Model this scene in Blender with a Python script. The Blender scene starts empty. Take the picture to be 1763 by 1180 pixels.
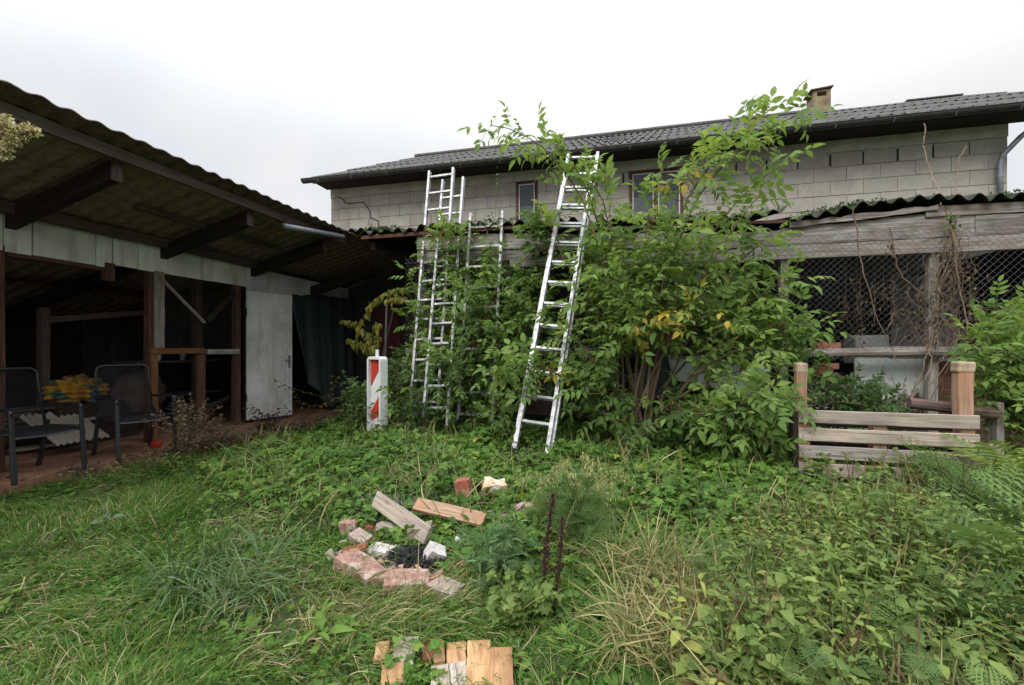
import bpy, bmesh, math, random
import numpy as np
from mathutils import Vector, Matrix
R = math.radians
random.seed(7); rng = np.random.default_rng(7)
SC = bpy.context.scene; COL = SC.collection

# ------------------------------------------------------------------ camera
# world axes: x runs along the block house, y away from the camera, z up; slab level is z = 0
CAMZ, F, CX, HY, YAW = 1.2, 745.0, 881.5, 600.0, R(13.5)
cam = bpy.data.cameras.new("camera"); cam_o = bpy.data.objects.new("camera", cam); COL.objects.link(cam_o)
cam.sensor_width = 36.0; cam.lens = F / 1763.0 * 36.0; cam.clip_start = 0.05; cam.clip_end = 900
cam.shift_y = 10.0 / 1763.0
cam_o.location = (0, 0, CAMZ); cam_o.rotation_euler = (R(90), 0, YAW)
SC.camera = cam_o

# ------------------------------------------------------------------ sky, sun, exposure (overcast)
SC.view_settings.view_transform = 'Standard'; SC.view_settings.look = 'None'
SC.view_settings.exposure = 0.55; SC.view_settings.gamma = 1.0
SUN_EL, SUN_AZ = R(44), R(198)
w = bpy.data.worlds.new("World"); SC.world = w; w.use_nodes = True
nt = w.node_tree; nt.nodes.clear()
wo = nt.nodes.new('ShaderNodeOutputWorld'); bg = nt.nodes.new('ShaderNodeBackground')
sky = nt.nodes.new('ShaderNodeTexSky'); sky.sky_type = 'NISHITA'; sky.sun_disc = False
sky.sun_elevation = SUN_EL; sky.sun_rotation = SUN_AZ
tc = nt.nodes.new('ShaderNodeTexCoord')
sep = nt.nodes.new('ShaderNodeSeparateXYZ'); nt.links.new(tc.outputs['Generated'], sep.inputs[0])
mr = nt.nodes.new('ShaderNodeMapRange'); mr.interpolation_type = 'SMOOTHSTEP'; mr.inputs[1].default_value = 0.35; mr.inputs[2].default_value = 1.0
mr.inputs[3].default_value = 6.2; mr.inputs[4].default_value = 27.0        # overcast sky: zenith about twice as bright as the horizon
nt.links.new(sep.outputs[2], mr.inputs[0])
nz = nt.nodes.new('ShaderNodeTexNoise'); nz.inputs['Scale'].default_value = 1.7; nz.inputs['Detail'].default_value = 4
nt.links.new(tc.outputs['Generated'], nz.inputs['Vector'])
cr = nt.nodes.new('ShaderNodeValToRGB'); cr.color_ramp.elements[0].position = .38; cr.color_ramp.elements[0].color = (.80, .85, .94, 1)
cr.color_ramp.elements[1].position = .60; cr.color_ramp.elements[1].color = (1, 1, 1, 1)
nt.links.new(nz.outputs[0], cr.inputs[0])
vm = nt.nodes.new('ShaderNodeVectorMath'); vm.operation = 'SCALE'
nt.links.new(cr.outputs[0], vm.inputs[0]); nt.links.new(mr.outputs[0], vm.inputs['Scale'])
mx = nt.nodes.new('ShaderNodeMix'); mx.data_type = 'RGBA'; mx.inputs[0].default_value = .95
nt.links.new(sky.outputs[0], mx.inputs[6]); nt.links.new(vm.outputs[0], mx.inputs[7])
nt.links.new(mx.outputs[2], bg.inputs[0]); bg.inputs[1].default_value = 0.1
nt.links.new(bg.outputs[0], wo.inputs[0])
sl = bpy.data.lights.new("sun", 'SUN'); sl.energy = 1.5; sl.angle = R(26); sl.color = (1, .97, .92)
so = bpy.data.objects.new("sun", sl); COL.objects.link(so)
sd = Vector((math.sin(SUN_AZ) * math.cos(SUN_EL), math.cos(SUN_AZ) * math.cos(SUN_EL), math.sin(SUN_EL)))
so.rotation_euler = (-sd).to_track_quat('-Z', 'Y').to_euler(); so.location = sd * 40
try: SC.cycles.max_bounces = 7; SC.cycles.transparent_max_bounces = 10
except Exception: pass

# ------------------------------------------------------------------ measuring helpers
cy, sy = math.cos(YAW), math.sin(YAW)
def ray(px, py):
    a = (px - CX) / F
    return np.array([cy * a - sy, sy * a + cy, -(py - HY) / F])
C0 = np.array([0, 0, CAMZ])
def pv(px, py, v): d = ray(px, py); return C0 + d * (v / d[1])
def pu(px, py, u): d = ray(px, py); return C0 + d * (u / d[0])
def pz(px, py, z): d = ray(px, py); return C0 + d * ((z - CAMZ) / d[2])
def pt(px, py, t): return C0 + ray(px, py) * t
def sst(x, a, b):
    t = np.clip((np.asarray(x, float) - a) / (b - a), 0, 1); return t * t * (3 - 2 * t)
def gz(x, y):
    x = np.asarray(x, float); y = np.asarray(y, float)
    b = -.05 + .16 * sst(y, 2.2, 4.2) * sst(x, -4.3, -3.0) - .02 * sst(x, -4.2, -4.8)
    n = .018 * np.sin(x * 2.9 + 1) * np.cos(y * 3.3) + .012 * np.sin(x * 7.1 - y * 5.3) + .007 * np.sin(x * 15 + y * 13)
    return b + n * sst(x, -5.1, -4.6)
def pg(px, py, dz=0.0):
    z = 0.0
    for _ in range(8):
        p = pz(px, py, z); z = float(gz(p[0], p[1])) + dz
    return pz(px, py, z)

# ------------------------------------------------------------------ objects, parts, tags
ORG = {}
def tag(o, label=None, cat=None, group=None, kind=None):
    if label: o['label'] = label
    if cat: o['category'] = cat
    if group: o['group'] = group
    if kind: o['kind'] = kind
    return o
def thing(name, label, cat, loc=(0, 0, 0), group=None):
    o = bpy.data.objects.new(name, None); COL.objects.link(o); o.location = loc
    o.empty_display_size = .1
    ORG[o.name] = np.array(loc, float); tag(o, label, cat, group); return o
def link(name, me, parent=None, mat=None):
    o = bpy.data.objects.new(name, me); COL.objects.link(o)
    if mat is not None: me.materials.append(mat)
    if parent is not None:
        o.parent = parent; ORG[o.name] = ORG.get(parent.name, np.zeros(3))
        if np.abs(ORG[o.name]).max() > 0: me.transform(Matrix.Translation(Vector((-ORG[o.name]).tolist())))
    else: ORG[o.name] = np.zeros(3)
    return o
def top(o, label, cat, group=None):
    """tag a single-mesh thing and move its origin to its own foot"""
    me = o.data; n = len(me.vertices); c = np.empty(n * 3); me.vertices.foreach_get('co', c); c = c.reshape(-1, 3)
    org = np.array([(c[:, 0].min() + c[:, 0].max()) / 2, (c[:, 1].min() + c[:, 1].max()) / 2, c[:, 2].min()])
    me.transform(Matrix.Translation(Vector((-org).tolist()))); o.location = org.tolist(); ORG[o.name] = org
    return tag(o, label, cat, group)

class MB:
    def __init__(s): s.v = []; s.f = []; s.g = []; s.t = []
    def add(s, vs, fs, gs=None, t=0.5):
        n = len(s.v); s.v += [tuple(map(float, p)) for p in vs]; s.f += [tuple(i + n for i in f) for f in fs]
        s.g += [tuple(map(float, p)) for p in (gs if gs is not None else vs)]; s.t += [t] * len(vs)
        return s
    def bar(s, p0, p1, wd, ht, up=(0, 0, 1), seg=1, jit=0., t=None, taper=1.):
        p0 = np.array(p0, float); p1 = np.array(p1, float); d = p1 - p0; L = np.linalg.norm(d); d /= L
        up = np.array(up, float)
        if abs(np.dot(d, up)) > .98: up = np.array([0, 1., 0])
        sx = np.cross(d, up); sx /= np.linalg.norm(sx); uz = np.cross(sx, d)
        off = np.array([random.uniform(0, 50), random.uniform(0, 50), random.uniform(0, 50)])
        vs = []; gs = []
        for i in range(seg + 1):
            k = i / seg; c = p0 + d * L * k; q = 1 + (taper - 1) * k
            jj = (sx * random.uniform(-jit, jit) + uz * random.uniform(-jit, jit)) if jit else 0
            for a, b in ((-1, -1), (1, -1), (1, 1), (-1, 1)):
                j2 = random.uniform(-jit, jit) * .5 if jit else 0
                vs.append(c + jj + sx * (a * wd / 2 * q + j2) + uz * (b * ht / 2 * q + j2)); gs.append(off + np.array([L * k, a * wd / 2, b * ht / 2]))
        fs = [(3, 2, 1, 0)]
        for i in range(seg):
            o = i * 4
            for q in range(4): fs.append((o + q, o + (q + 1) % 4, o + 4 + (q + 1) % 4, o + 4 + q))
        o = seg * 4; fs.append((o, o + 1, o + 2, o + 3))
        return s.add(vs, fs, gs, random.random() if t is None else t)
    def box(s, lo, hi, t=None):
        lo = np.array(lo, float); hi = np.array(hi, float); c = (lo + hi) / 2; e = hi - lo
        k = int(np.argmax(e)); d = np.zeros(3); d[k] = e[k] / 2
        if k == 2: return s.bar(c - d, c + d, e[0], e[1], up=(0, 1, 0), t=t)
        if k == 0: return s.bar(c - d, c + d, e[1], e[2], t=t)
        return s.bar(c - d, c + d, e[0], e[2], t=t)
    def tube(s, pts, rad, n=8, cap=True, t=None):
        pts = [np.array(p, float) for p in pts]; m = len(pts)
        if not hasattr(rad, '__len__'): rad = [rad] * m
        off = np.array([random.uniform(0, 50)] * 3); vs = []; gs = []; L = 0; prev = None
        for i, p in enumerate(pts):
            d = (pts[min(i + 1, m - 1)] - pts[max(i - 1, 0)]); d /= (np.linalg.norm(d) + 1e-9)
            if prev is None:
                a = np.array([0, 0, 1.]) if abs(d[2]) < .9 else np.array([1., 0, 0]); x = np.cross(d, a)
            else: x = prev - d * np.dot(prev, d)
            x /= np.linalg.norm(x); prev = x; y = np.cross(d, x)
            if i: L += np.linalg.norm(p - pts[i - 1])
            for k in range(n):
                an = 2 * math.pi * k / n; q = x * math.cos(an) + y * math.sin(an)
                vs.append(p + q * rad[i]); gs.append(off + np.array([L, math.cos(an) * rad[i], math.sin(an) * rad[i]]))
        fs = []
        for i in range(m - 1):
            for k in range(n): fs.append((i * n + k, i * n + (k + 1) % n, (i + 1) * n + (k + 1) % n, (i + 1) * n + k))
        if cap: fs.append(tuple(range(n))[::-1]); fs.append(tuple((m - 1) * n + k for k in range(n)))
        return s.add(vs, fs, gs, random.random() if t is None else t)
    def prism(s, pts2, z0, z1, fn=lambda x, y, z: (x, y, z), t=None):
        n = len(pts2)
        vs = [fn(x, y, z0) for x, y in pts2] + [fn(x, y, z1) for x, y in pts2]
        gs = [(x, y, z0) for x, y in pts2] + [(x, y, z1) for x, y in pts2]
        fs = [tuple(range(n))[::-1], tuple(range(n, 2 * n))] + [(i, (i + 1) % n, n + (i + 1) % n, n + i) for i in range(n)]
        return s.add(vs, fs, gs, random.random() if t is None else t)
    def build(s, name, mat, parent=None, bevel=0., smooth=False):
        me = bpy.data.meshes.new(name); me.from_pydata(s.v, [], s.f); me.update()
        a = me.attributes.new('gc', 'FLOAT_VECTOR', 'POINT'); a.data.foreach_set('vector', np.array(s.g, np.float32).ravel())
        a = me.attributes.new('tint', 'FLOAT', 'POINT'); a.data.foreach_set('value', np.array(s.t, np.float32))
        if smooth: me.polygons.foreach_set('use_smooth', np.ones(len(me.polygons), bool))
        bm = bmesh.new(); bm.from_mesh(me); bmesh.ops.recalc_face_normals(bm, faces=bm.faces); bm.to_mesh(me); bm.free()
        o = link(name, me, parent, mat)
        if bevel:
            m = o.modifiers.new('bevel', 'BEVEL'); m.width = bevel; m.segments = 2; m.limit_method = 'ANGLE'; m.angle_limit = R(40)
        return o

def np_mesh(name, V, F_list, tint, mat, parent=None, smooth=False, gc=None):
    """V (n,3); F_list: list of int arrays (m,k) of equal-sized faces"""
    me = bpy.data.meshes.new(name); me.vertices.add(len(V)); me.vertices.foreach_set('co', np.asarray(V, np.float32).ravel())
    loops = np.concatenate([f.ravel() for f in F_list]); sizes = np.concatenate([np.full(len(f), f.shape[1]) for f in F_list])
    me.loops.add(len(loops)); me.loops.foreach_set('vertex_index', loops.astype(np.int32))
    me.polygons.add(len(sizes)); st = np.concatenate([[0], np.cumsum(sizes)[:-1]])
    me.polygons.foreach_set('loop_start', st.astype(np.int32)); me.polygons.foreach_set('loop_total', sizes.astype(np.int32))
    if smooth: me.polygons.foreach_set('use_smooth', np.ones(len(sizes), bool))
    me.update(calc_edges=True); me.validate()
    a = me.attributes.new('tint', 'FLOAT', 'POINT'); a.data.foreach_set('value', np.asarray(tint, np.float32))
    if gc is not None:
        a = me.attributes.new('gc', 'FLOAT_VECTOR', 'POINT'); a.data.foreach_set('vector', np.asarray(gc, np.float32).ravel())
    return link(name, me, parent, mat)

# ------------------------------------------------------------------ materials
def newmat(name):
    m = bpy.data.materials.new(name); m.use_nodes = True; t = m.node_tree
    return m, t, t.nodes['Principled BSDF'], t.nodes['Material Output']
def N(t, ty, **kw):
    n = t.nodes.new(ty)
    for k, v in kw.items(): setattr(n, k, v)
    return n
def ramp(t, src, stops):
    r = N(t, 'ShaderNodeValToRGB'); e = r.color_ramp.elements
    e[0].position, e[0].color = stops[0][0], (*stops[0][1], 1); e[1].position, e[1].color = stops[-1][0], (*stops[-1][1], 1)
    for p, c in stops[1:-1]: q = e.new(p); q.color = (*c, 1)
    t.links.new(src, r.inputs[0]); return r.outputs[0]
def mixc(t, fac, a, b, mode='MIX'):
    m = N(t, 'ShaderNodeMix', data_type='RGBA', blend_type=mode)
    for i, x in ((0, fac), (6, a), (7, b)):
        if isinstance(x, (int, float)): m.inputs[i].default_value = x
        elif isinstance(x, tuple): m.inputs[i].default_value = (*x, 1)
        else: t.links.new(x, m.inputs[i])
    return m.outputs[2]
def noise(t, vec, scale, detail=4, rough=.6, dist=0.):
    n = N(t, 'ShaderNodeTexNoise'); n.inputs['Scale'].default_value = scale; n.inputs['Detail'].default_value = detail
    n.inputs['Roughness'].default_value = rough; n.inputs['Distortion'].default_value = dist
    if vec is not None: t.links.new(vec, n.inputs['Vector'])
    return n.outputs[0]
def mapping(t, vec, scale):
    m = N(t, 'ShaderNodeMapping'); m.inputs['Scale'].default_value = scale; t.links.new(vec, m.inputs['Vector']); return m.outputs[0]
def bump(t, bs, h, strength=.4, dist=.01):
    b = N(t, 'ShaderNodeBump'); b.inputs['Strength'].default_value = strength; b.inputs['Distance'].default_value = dist
    t.links.new(h, b.inputs['Height']); t.links.new(b.outputs[0], bs.inputs['Normal'])
def attr(t, name, vec=False):
    a = N(t, 'ShaderNodeAttribute', attribute_name=name); return a.outputs['Vector'] if vec else a.outputs['Fac']
def objco(t): return N(t, 'ShaderNodeTexCoord').outputs['Object']

def wood(name, dark, mid, light, stain=None, stain_amt=.5, rough=.85, grain=1., green=0.):
    m, t, b, o = newmat(name); gc = attr(t, 'gc', True)
    g = noise(t, mapping(t, gc, (2.2, 55, 55)), 1.0, 6, .65, .6)
    col = ramp(t, g, [(.30, dark), (.5, mid), (.72, light)])
    big = noise(t, mapping(t, gc, (3, 7, 7)), 1.0, 4, .6)
    col = mixc(t, ramp(t, big, [(.42, (0, 0, 0)), (.68, (1, 1, 1))]), col, mixc(t, stain_amt, col, stain or dark))
    crk = noise(t, mapping(t, gc, (1.2, 90, 90)), 1.0, 2, .5)
    col = mixc(t, ramp(t, crk, [(.28, (1, 1, 1)), (.33, (0, 0, 0))]), col, mixc(t, .75, col, (.01, .008, .006)))
    vr = N(t, 'ShaderNodeTexVoronoi'); vr.inputs['Scale'].default_value = 1.0; t.links.new(mapping(t, gc, (2.6, 9, 9)), vr.inputs['Vector'])
    col = mixc(t, ramp(t, vr.outputs['Distance'], [(.05, (.8, .8, .8)), (.14, (0, 0, 0))]), col, mixc(t, .7, col, tuple(x * .35 for x in dark)))
    if green: col = mixc(t, ramp(t, noise(t, gc, 5.), [(.52, (0, 0, 0)), (.7, (green,) * 3)]), col, (.05, .07, .02))
    tn = attr(t, 'tint'); hs = N(t, 'ShaderNodeHueSaturation'); mp = N(t, 'ShaderNodeMapRange'); mp.inputs[3].default_value = .8; mp.inputs[4].default_value = 1.2
    t.links.new(tn, mp.inputs[0]); t.links.new(mp.outputs[0], hs.inputs['Value']); t.links.new(col, hs.inputs['Color'])
    t.links.new(hs.outputs[0], b.inputs['Base Color']); b.inputs['Roughness'].default_value = rough; b.inputs['Specular IOR Level'].default_value = .25
    bump(t, b, g, .55 * grain, .006); return m
def plain(name, col, rough=.6, metal=0., var=.25, sc=6., bs=.15, col2=None, spec=.4, bd=.004):
    m, t, b, o = newmat(name); c = objco(t); n = noise(t, c, sc, 6, .65)
    d = col2 or tuple(x * (1 - var) for x in col)
    t.links.new(ramp(t, n, [(.36, d), (.64, col)]), b.inputs['Base Color'])
    b.inputs['Roughness'].default_value = rough; b.inputs['Metallic'].default_value = metal; b.inputs['Specular IOR Level'].default_value = spec
    bump(t, b, noise(t, c, sc * 6, 4), bs, bd); return m
def leafmat(name, stops, trans=.4, rough=.6, spec=.2, boost=1.35):
    m, t, b, o = newmat(name); tn = attr(t, 'tint')
    col = ramp(t, tn, stops)
    n = noise(t, objco(t), 18., 3); col = mixc(t, .22, col, ramp(t, n, [(.35, (.3, .3, .25)), (.65, (1, 1, .8))]), 'MULTIPLY')
    t.links.new(col, b.inputs['Base Color']); b.inputs['Roughness'].default_value = rough; b.inputs['Specular IOR Level'].default_value = spec
    tr = N(t, 'ShaderNodeBsdfTranslucent'); hs = N(t, 'ShaderNodeHueSaturation'); hs.inputs['Value'].default_value = boost; hs.inputs['Hue'].default_value = .49; hs.inputs['Saturation'].default_value = 1.1
    t.links.new(col, hs.inputs['Color']); t.links.new(hs.outputs[0], tr.inputs[0])
    ms = N(t, 'ShaderNodeMixShader'); ms.inputs[0].default_value = trans
    t.links.new(b.outputs[0], ms.inputs[1]); t.links.new(tr.outputs[0], ms.inputs[2]); t.links.new(ms.outputs[0], o.inputs[0]); return m

W_GREY = wood('weathered_grey_wood', (.12, .10, .088), (.28, .25, .225), (.42, .39, .355), (.13, .07, .04), .55, green=.25)
W_ROT = wood('rotten_grey_wood', (.07, .06, .052), (.25, .23, .21), (.46, .44, .42), (.11, .06, .04), .6, green=.45, grain=1.4)
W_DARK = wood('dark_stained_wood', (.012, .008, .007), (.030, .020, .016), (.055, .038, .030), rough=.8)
W_EAVE = wood('eave_wood', (.045, .030, .026), (.085, .062, .054), (.13, .10, .09), rough=.85)
W_RED = wood('redbrown_wood', (.04, .020, .015), (.095, .045, .030), (.15, .08, .05), (.05, .02, .012))
W_ORANGE = wood('orange_wood', (.07, .030, .014), (.16, .070, .030), (.24, .12, .055), (.10, .035, .015), .6)
W_PALLET = wood('pallet_wood', (.18, .14, .105), (.35, .29, .235), (.46, .40, .34), (.17, .14, .12), .7)
W_TAN = wood('fresh_sawn_wood', (.26, .135, .06), (.44, .255, .12), (.54, .36, .19), (.16, .08, .04), .7, rough=.7)
W_PALE = wood('bleached_wood', (.33, .27, .21), (.50, .44, .37), (.60, .54, .47), (.24, .16, .10), .6)
W_POST = wood('pine_post', (.17, .105, .065), (.30, .195, .125), (.41, .30, .215), (.32, .12, .06), .5)
BARK = wood('bark', (.05, .035, .022), (.13, .09, .055), (.20, .15, .10), rough=.95)
VINE = wood('dry_vine', (.07, .045, .03), (.19, .135, .09), (.32, .25, .19), rough=.95)

def block_mat():
    m, t, b, o = newmat('concrete_block'); c = objco(t); g = N(t, 'ShaderNodeNewGeometry')
    fine = noise(t, c, 60., 6, .75); mid = noise(t, c, 5., 5, .6); big = noise(t, mapping(t, c, (1, 1, .35)), 1.1, 3)
    col = ramp(t, fine, [(.3, (.33, .305, .275)), (.55, (.48, .447, .405)), (.8, (.60, .565, .515))])
    col = mixc(t, .6, col, ramp(t, mid, [(.3, (.62, .61, .60)), (.7, (1.0, 1.0, .99))]), 'MULTIPLY')
    col = mixc(t, .5, col, ramp(t, big, [(.3, (.74, .72, .70)), (.65, (1, 1, 1))]), 'MULTIPLY')
    col = mixc(t, .38, col, ramp(t, g.outputs['Random Per Island'], [(0, (.66, .64, .61)), (1, (1.08, 1.08, 1.07))]), 'MULTIPLY')
    t.links.new(col, b.inputs['Base Color']); b.inputs['Roughness'].default_value = .95; b.inputs['Specular IOR Level'].default_value = .15
    bump(t, b, noise(t, c, 90., 5, .8), .8, .006); return m
M_BLOCK = block_mat()
def mortar_mat():
    m, t, b, o = newmat('mortar'); c = objco(t); n = noise(t, mapping(t, c, (.5, 1, 3.)), 1.6, 5, .65)
    t.links.new(ramp(t, n, [(.36, (.16, .145, .125)), (.48, (.38, .345, .30)), (.58, (.62, .56, .49))]), b.inputs['Base Color'])
    b.inputs['Roughness'].default_value = .95; bump(t, b, noise(t, c, 50.), .6, .006); return m
M_MORTAR = mortar_mat()
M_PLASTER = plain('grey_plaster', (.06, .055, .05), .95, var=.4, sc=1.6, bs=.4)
M_BAND = plain('concrete_band', (.46, .425, .38), .95, var=.3, sc=3., bs=.5)
M_DARKGAP = plain('joint_gap', (.03, .025, .02), .95, var=.3)
def corr_mat(name, lo, mid, hi, moss, mossamt):
    m, t, b, o = newmat(name); c = objco(t); n = noise(t, c, 14., 6, .7); b2 = noise(t, c, 2.2, 5, .65)
    col = ramp(t, n, [(.3, lo), (.5, mid), (.74, hi)])
    col = mixc(t, ramp(t, b2, [(.45, (0, 0, 0)), (.62, (mossamt,) * 3)]), col, moss)
    t.links.new(col, b.inputs['Base Color']); b.inputs['Roughness'].default_value = .92; b.inputs['Specular IOR Level'].default_value = .2
    bump(t, b, noise(t, c, 60., 5, .7), .6, .008); return m
M_ROOF = corr_mat('weathered_roof', (.035, .033, .03), (.085, .082, .078), (.17, .165, .155), (.05, .055, .035), .5)
M_ROOF2 = corr_mat('mossy_roof', (.03, .028, .022), (.065, .06, .048), (.12, .11, .09), (.035, .05, .012), .9)
M_ROOF3 = corr_mat('old_fibre_cement', (.10, .080, .066), (.22, .18, .15), (.31, .265, .225), (.13, .11, .075), .3)
M_GUT = plain('dark_gutter', (.05, .048, .047), .5, .2, var=.4, sc=10)
M_ZINC = plain('zinc_pipe', (.27, .29, .31), .5, .5, var=.4, sc=8)
M_WHITE = None
def white_mat():
    m, t, b, o = newmat('old_white_paint'); gc = attr(t, 'gc', True); c = objco(t)
    n = noise(t, c, 2.2, 5, .65); col = ramp(t, n, [(.34, (.48, .48, .45)), (.6, (.70, .71, .69))])
    st = noise(t, mapping(t, c, (9, 9, .9)), 1., 5, .7)
    col = mixc(t, ramp(t, st, [(.50, (0, 0, 0)), (.72, (.55, .55, .55))]), col, (.20, .19, .15))
    sp = noise(t, c, 26., 3, .8); col = mixc(t, ramp(t, sp, [(.67, (0, 0, 0)), (.71, (.8, .8, .8))]), col, (.10, .085, .06))
    tn = attr(t, 'tint'); col = mixc(t, .7, col, ramp(t, tn, [(0, (.80, .80, .77)), (1, (1, 1, 1))]), 'MULTIPLY')
    t.links.new(col, b.inputs['Base Color']); b.inputs['Roughness'].default_value = .65; bump(t, b, n, .2, .01); return m
M_WHITE = white_mat()
def alu_mat(name, c0, c1, metal=.85, rough=.42):
    m, t, b, o = newmat(name); c = objco(t); n = noise(t, c, 9., 6, .7)
    t.links.new(ramp(t, n, [(.32, c0), (.6, c1)]), b.inputs['Base Color']); b.inputs['Metallic'].default_value = metal
    t.links.new(ramp(t, noise(t, c, 22., 4), [(.3, (rough - .1,) * 3), (.7, (rough + .18,) * 3)]), b.inputs['Roughness']); bump(t, b, n, .1, .003); return m
M_ALU = alu_mat('bright_aluminium', (.24, .24, .25), (.52, .52, .53), .6, .5)
M_ALU2 = alu_mat('dull_aluminium', (.22, .22, .22), (.42, .42, .42), .6, .55)
M_WIRE = plain('galvanised_wire', (.13, .13, .125), .6, .3, var=.5, sc=3.)
M_WIRED = plain('rusty_wire', (.09, .085, .08), .7, .3, var=.5, sc=3.)
M_BLACK = plain('black_powder_coat', (.022, .024, .028), .38, 0., var=.3, spec=.5)
M_CHMESH = plain('chair_mesh_wire', (.020, .022, .025), .5, 0., var=.3)
M_TARP = plain('dark_tarpaulin', (.040, .052, .055), .62, var=.35, sc=3., spec=.35, bs=.3)
M_DOORRED = plain('maroon_paint', (.16, .035, .038), .6, var=.4, sc=3.)
M_RED = plain('red_sheeting', (.50, .045, .02), .45, var=.2)
M_PLASTIC = plain('dirty_white_plastic', (.68, .69, .68), .5, var=.18, sc=5.)
M_GLASSW = None
def glass_mat():
    m, t, b, o = newmat('window_glass'); b.inputs['Base Color'].default_value = (.03, .035, .04, 1); b.inputs['Roughness'].default_value = .08
    b.inputs['Specular IOR Level'].default_value = .8
    tr = N(t, 'ShaderNodeBsdfTransparent'); ms = N(t, 'ShaderNodeMixShader'); ms.inputs[0].default_value = .45
    t.links.new(tr.outputs[0], ms.inputs[1]); t.links.new(b.outputs[0], ms.inputs[2]); t.links.new(ms.outputs[0], o.inputs[0]); return m
M_GLASS = glass_mat()
M_BLIND = plain('blue_grey_blind', (.16, .19, .25), .8, var=.15)
M_CURT = plain('white_curtain', (.70, .72, .78), .9, var=.1)
def brick_mat(name, a, bb, cc, chip=(.46, .37, .31)):
    m, t, b, o = newmat(name); c = objco(t)
    col = ramp(t, noise(t, c, 30., 6, .75), [(.3, a), (.52, bb), (.75, cc)])
    col = mixc(t, ramp(t, noise(t, c, 9., 5, .7), [(.5, (0, 0, 0)), (.62, (.75, .75, .75))]), col, chip)
    t.links.new(col, b.inputs['Base Color']); b.inputs['Roughness'].default_value = .92; bump(t, b, noise(t, c, 70., 5, .8), .8, .005); return m
B_PINK = brick_mat('pink_brick', (.17, .085, .065), (.30, .165, .13), (.41, .27, .225))
B_RED = brick_mat('red_brick', (.18, .045, .03), (.30, .08, .05), (.38, .14, .09), (.34, .19, .14))
B_WHITE = brick_mat('whitewashed_brick', (.33, .28, .26), (.50, .46, .44), (.62, .59, .57), (.58, .55, .53))
B_GREY = brick_mat('greyish_brick', (.18, .13, .11), (.30, .23, .20), (.40, .33, .29), (.36, .30, .25))
B_MOSS = brick_mat('mossy_stone', (.12, .10, .06), (.24, .21, .13), (.33, .30, .19), (.16, .19, .08))
def ground_mat():
    m, t, b, o = newmat('soil_and_moss'); c = objco(t)
    col = ramp(t, noise(t, c, 8., 6, .7), [(.3, (.022, .030, .010)), (.5, (.045, .062, .018)), (.72, (.095, .085, .040))])
    t.links.new(col, b.inputs['Base Color']); b.inputs['Roughness'].default_value = 1.; bump(t, b, noise(t, c, 40., 5), .8, .02); return m
M_GROUND = ground_mat()
def slab_mat():
    m, t, b, o = newmat('stained_slab'); c = objco(t)
    col = ramp(t, noise(t, c, 3., 6, .7), [(.34, (.10, .055, .036)), (.48, (.24, .115, .06)), (.62, (.34, .18, .10)), (.8, (.26, .21, .17))])
    col = mixc(t, ramp(t, noise(t, mapping(t, c, (4, 1, 1)), 6., 5, .7), [(.5, (0, 0, 0)), (.66, (.8, .8, .8))]), col, (.06, .045, .035))
    t.links.new(col, b.inputs['Base Color']); b.inputs['Roughness'].default_value = .85; bump(t, b, noise(t, c, 22., 6), .6, .012); return m
M_SLAB = slab_mat()
M_FOAM = plain('pale_lichen', (.62, .56, .33), .95, sc=14., col2=(.26, .22, .07), bs=1., bd=.02)
M_ASH = plain('charred_matter', (.03, .03, .032), .7, var=.8, sc=30., bs=1., bd=.01)

G = lambda *a: a
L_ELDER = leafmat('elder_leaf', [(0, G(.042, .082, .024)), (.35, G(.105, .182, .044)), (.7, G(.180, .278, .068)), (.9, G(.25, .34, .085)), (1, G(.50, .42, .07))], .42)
L_DARK = leafmat('dark_shrub_leaf', [(0, G(.030, .065, .020)), (.5, G(.06, .115, .03)), (1, G(.12, .19, .045))], .38, .5)
L_COVER = leafmat('ground_cover_leaf', [(0, G(.045, .095, .020)), (.5, G(.105, .205, .036)), (.88, G(.18, .29, .055)), (1, G(.34, .35, .08))], .35)
L_HERB = leafmat('herb_leaf', [(0, G(.050, .085, .024)), (.5, G(.125, .190, .048)), (.85, G(.22, .29, .075)), (.96, G(.33, .34, .09)), (1, G(.15, .10, .045))], .35)
L_GRASS = leafmat('grass_blade', [(0, G(.030, .080, .016)), (.45, G(.082, .185, .030)), (.70, G(.145, .255, .05)), (.84, G(.30, .30, .10)), (.93, G(.40, .33, .16)), (1, G(.50, .42, .26))], .3)
L_BLUEG = leafmat('blueish_grass_blade', [(0, G(.06, .12, .045)), (.5, G(.13, .21, .085)), (1, G(.28, .34, .19))], .3)
L_STRAW = leafmat('straw_blade', [(0, G(.09, .14, .04)), (.4, G(.18, .20, .07)), (.7, G(.36, .30, .13)), (1, G(.52, .44, .25))], .3, .6)
L_DRY = leafmat('dry_leaf', [(0, G(.05, .032, .02)), (.5, G(.12, .08, .045)), (1, G(.28, .22, .13))], .25, .8)
L_SEED = leafmat('pale_seed_head', [(0, G(.24, .27, .09)), (1, G(.50, .48, .24))], .3, .8)
L_YELL = leafmat('autumn_leaf', [(0, G(.10, .13, .03)), (.5, G(.26, .25, .05)), (1, G(.50, .36, .06))], .45, .55)
L_TEAL = leafmat('feathery_leaf', [(0, G(.045, .095, .030)), (.5, G(.10, .175, .05)), (1, G(.17, .26, .075))], .35)

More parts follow.
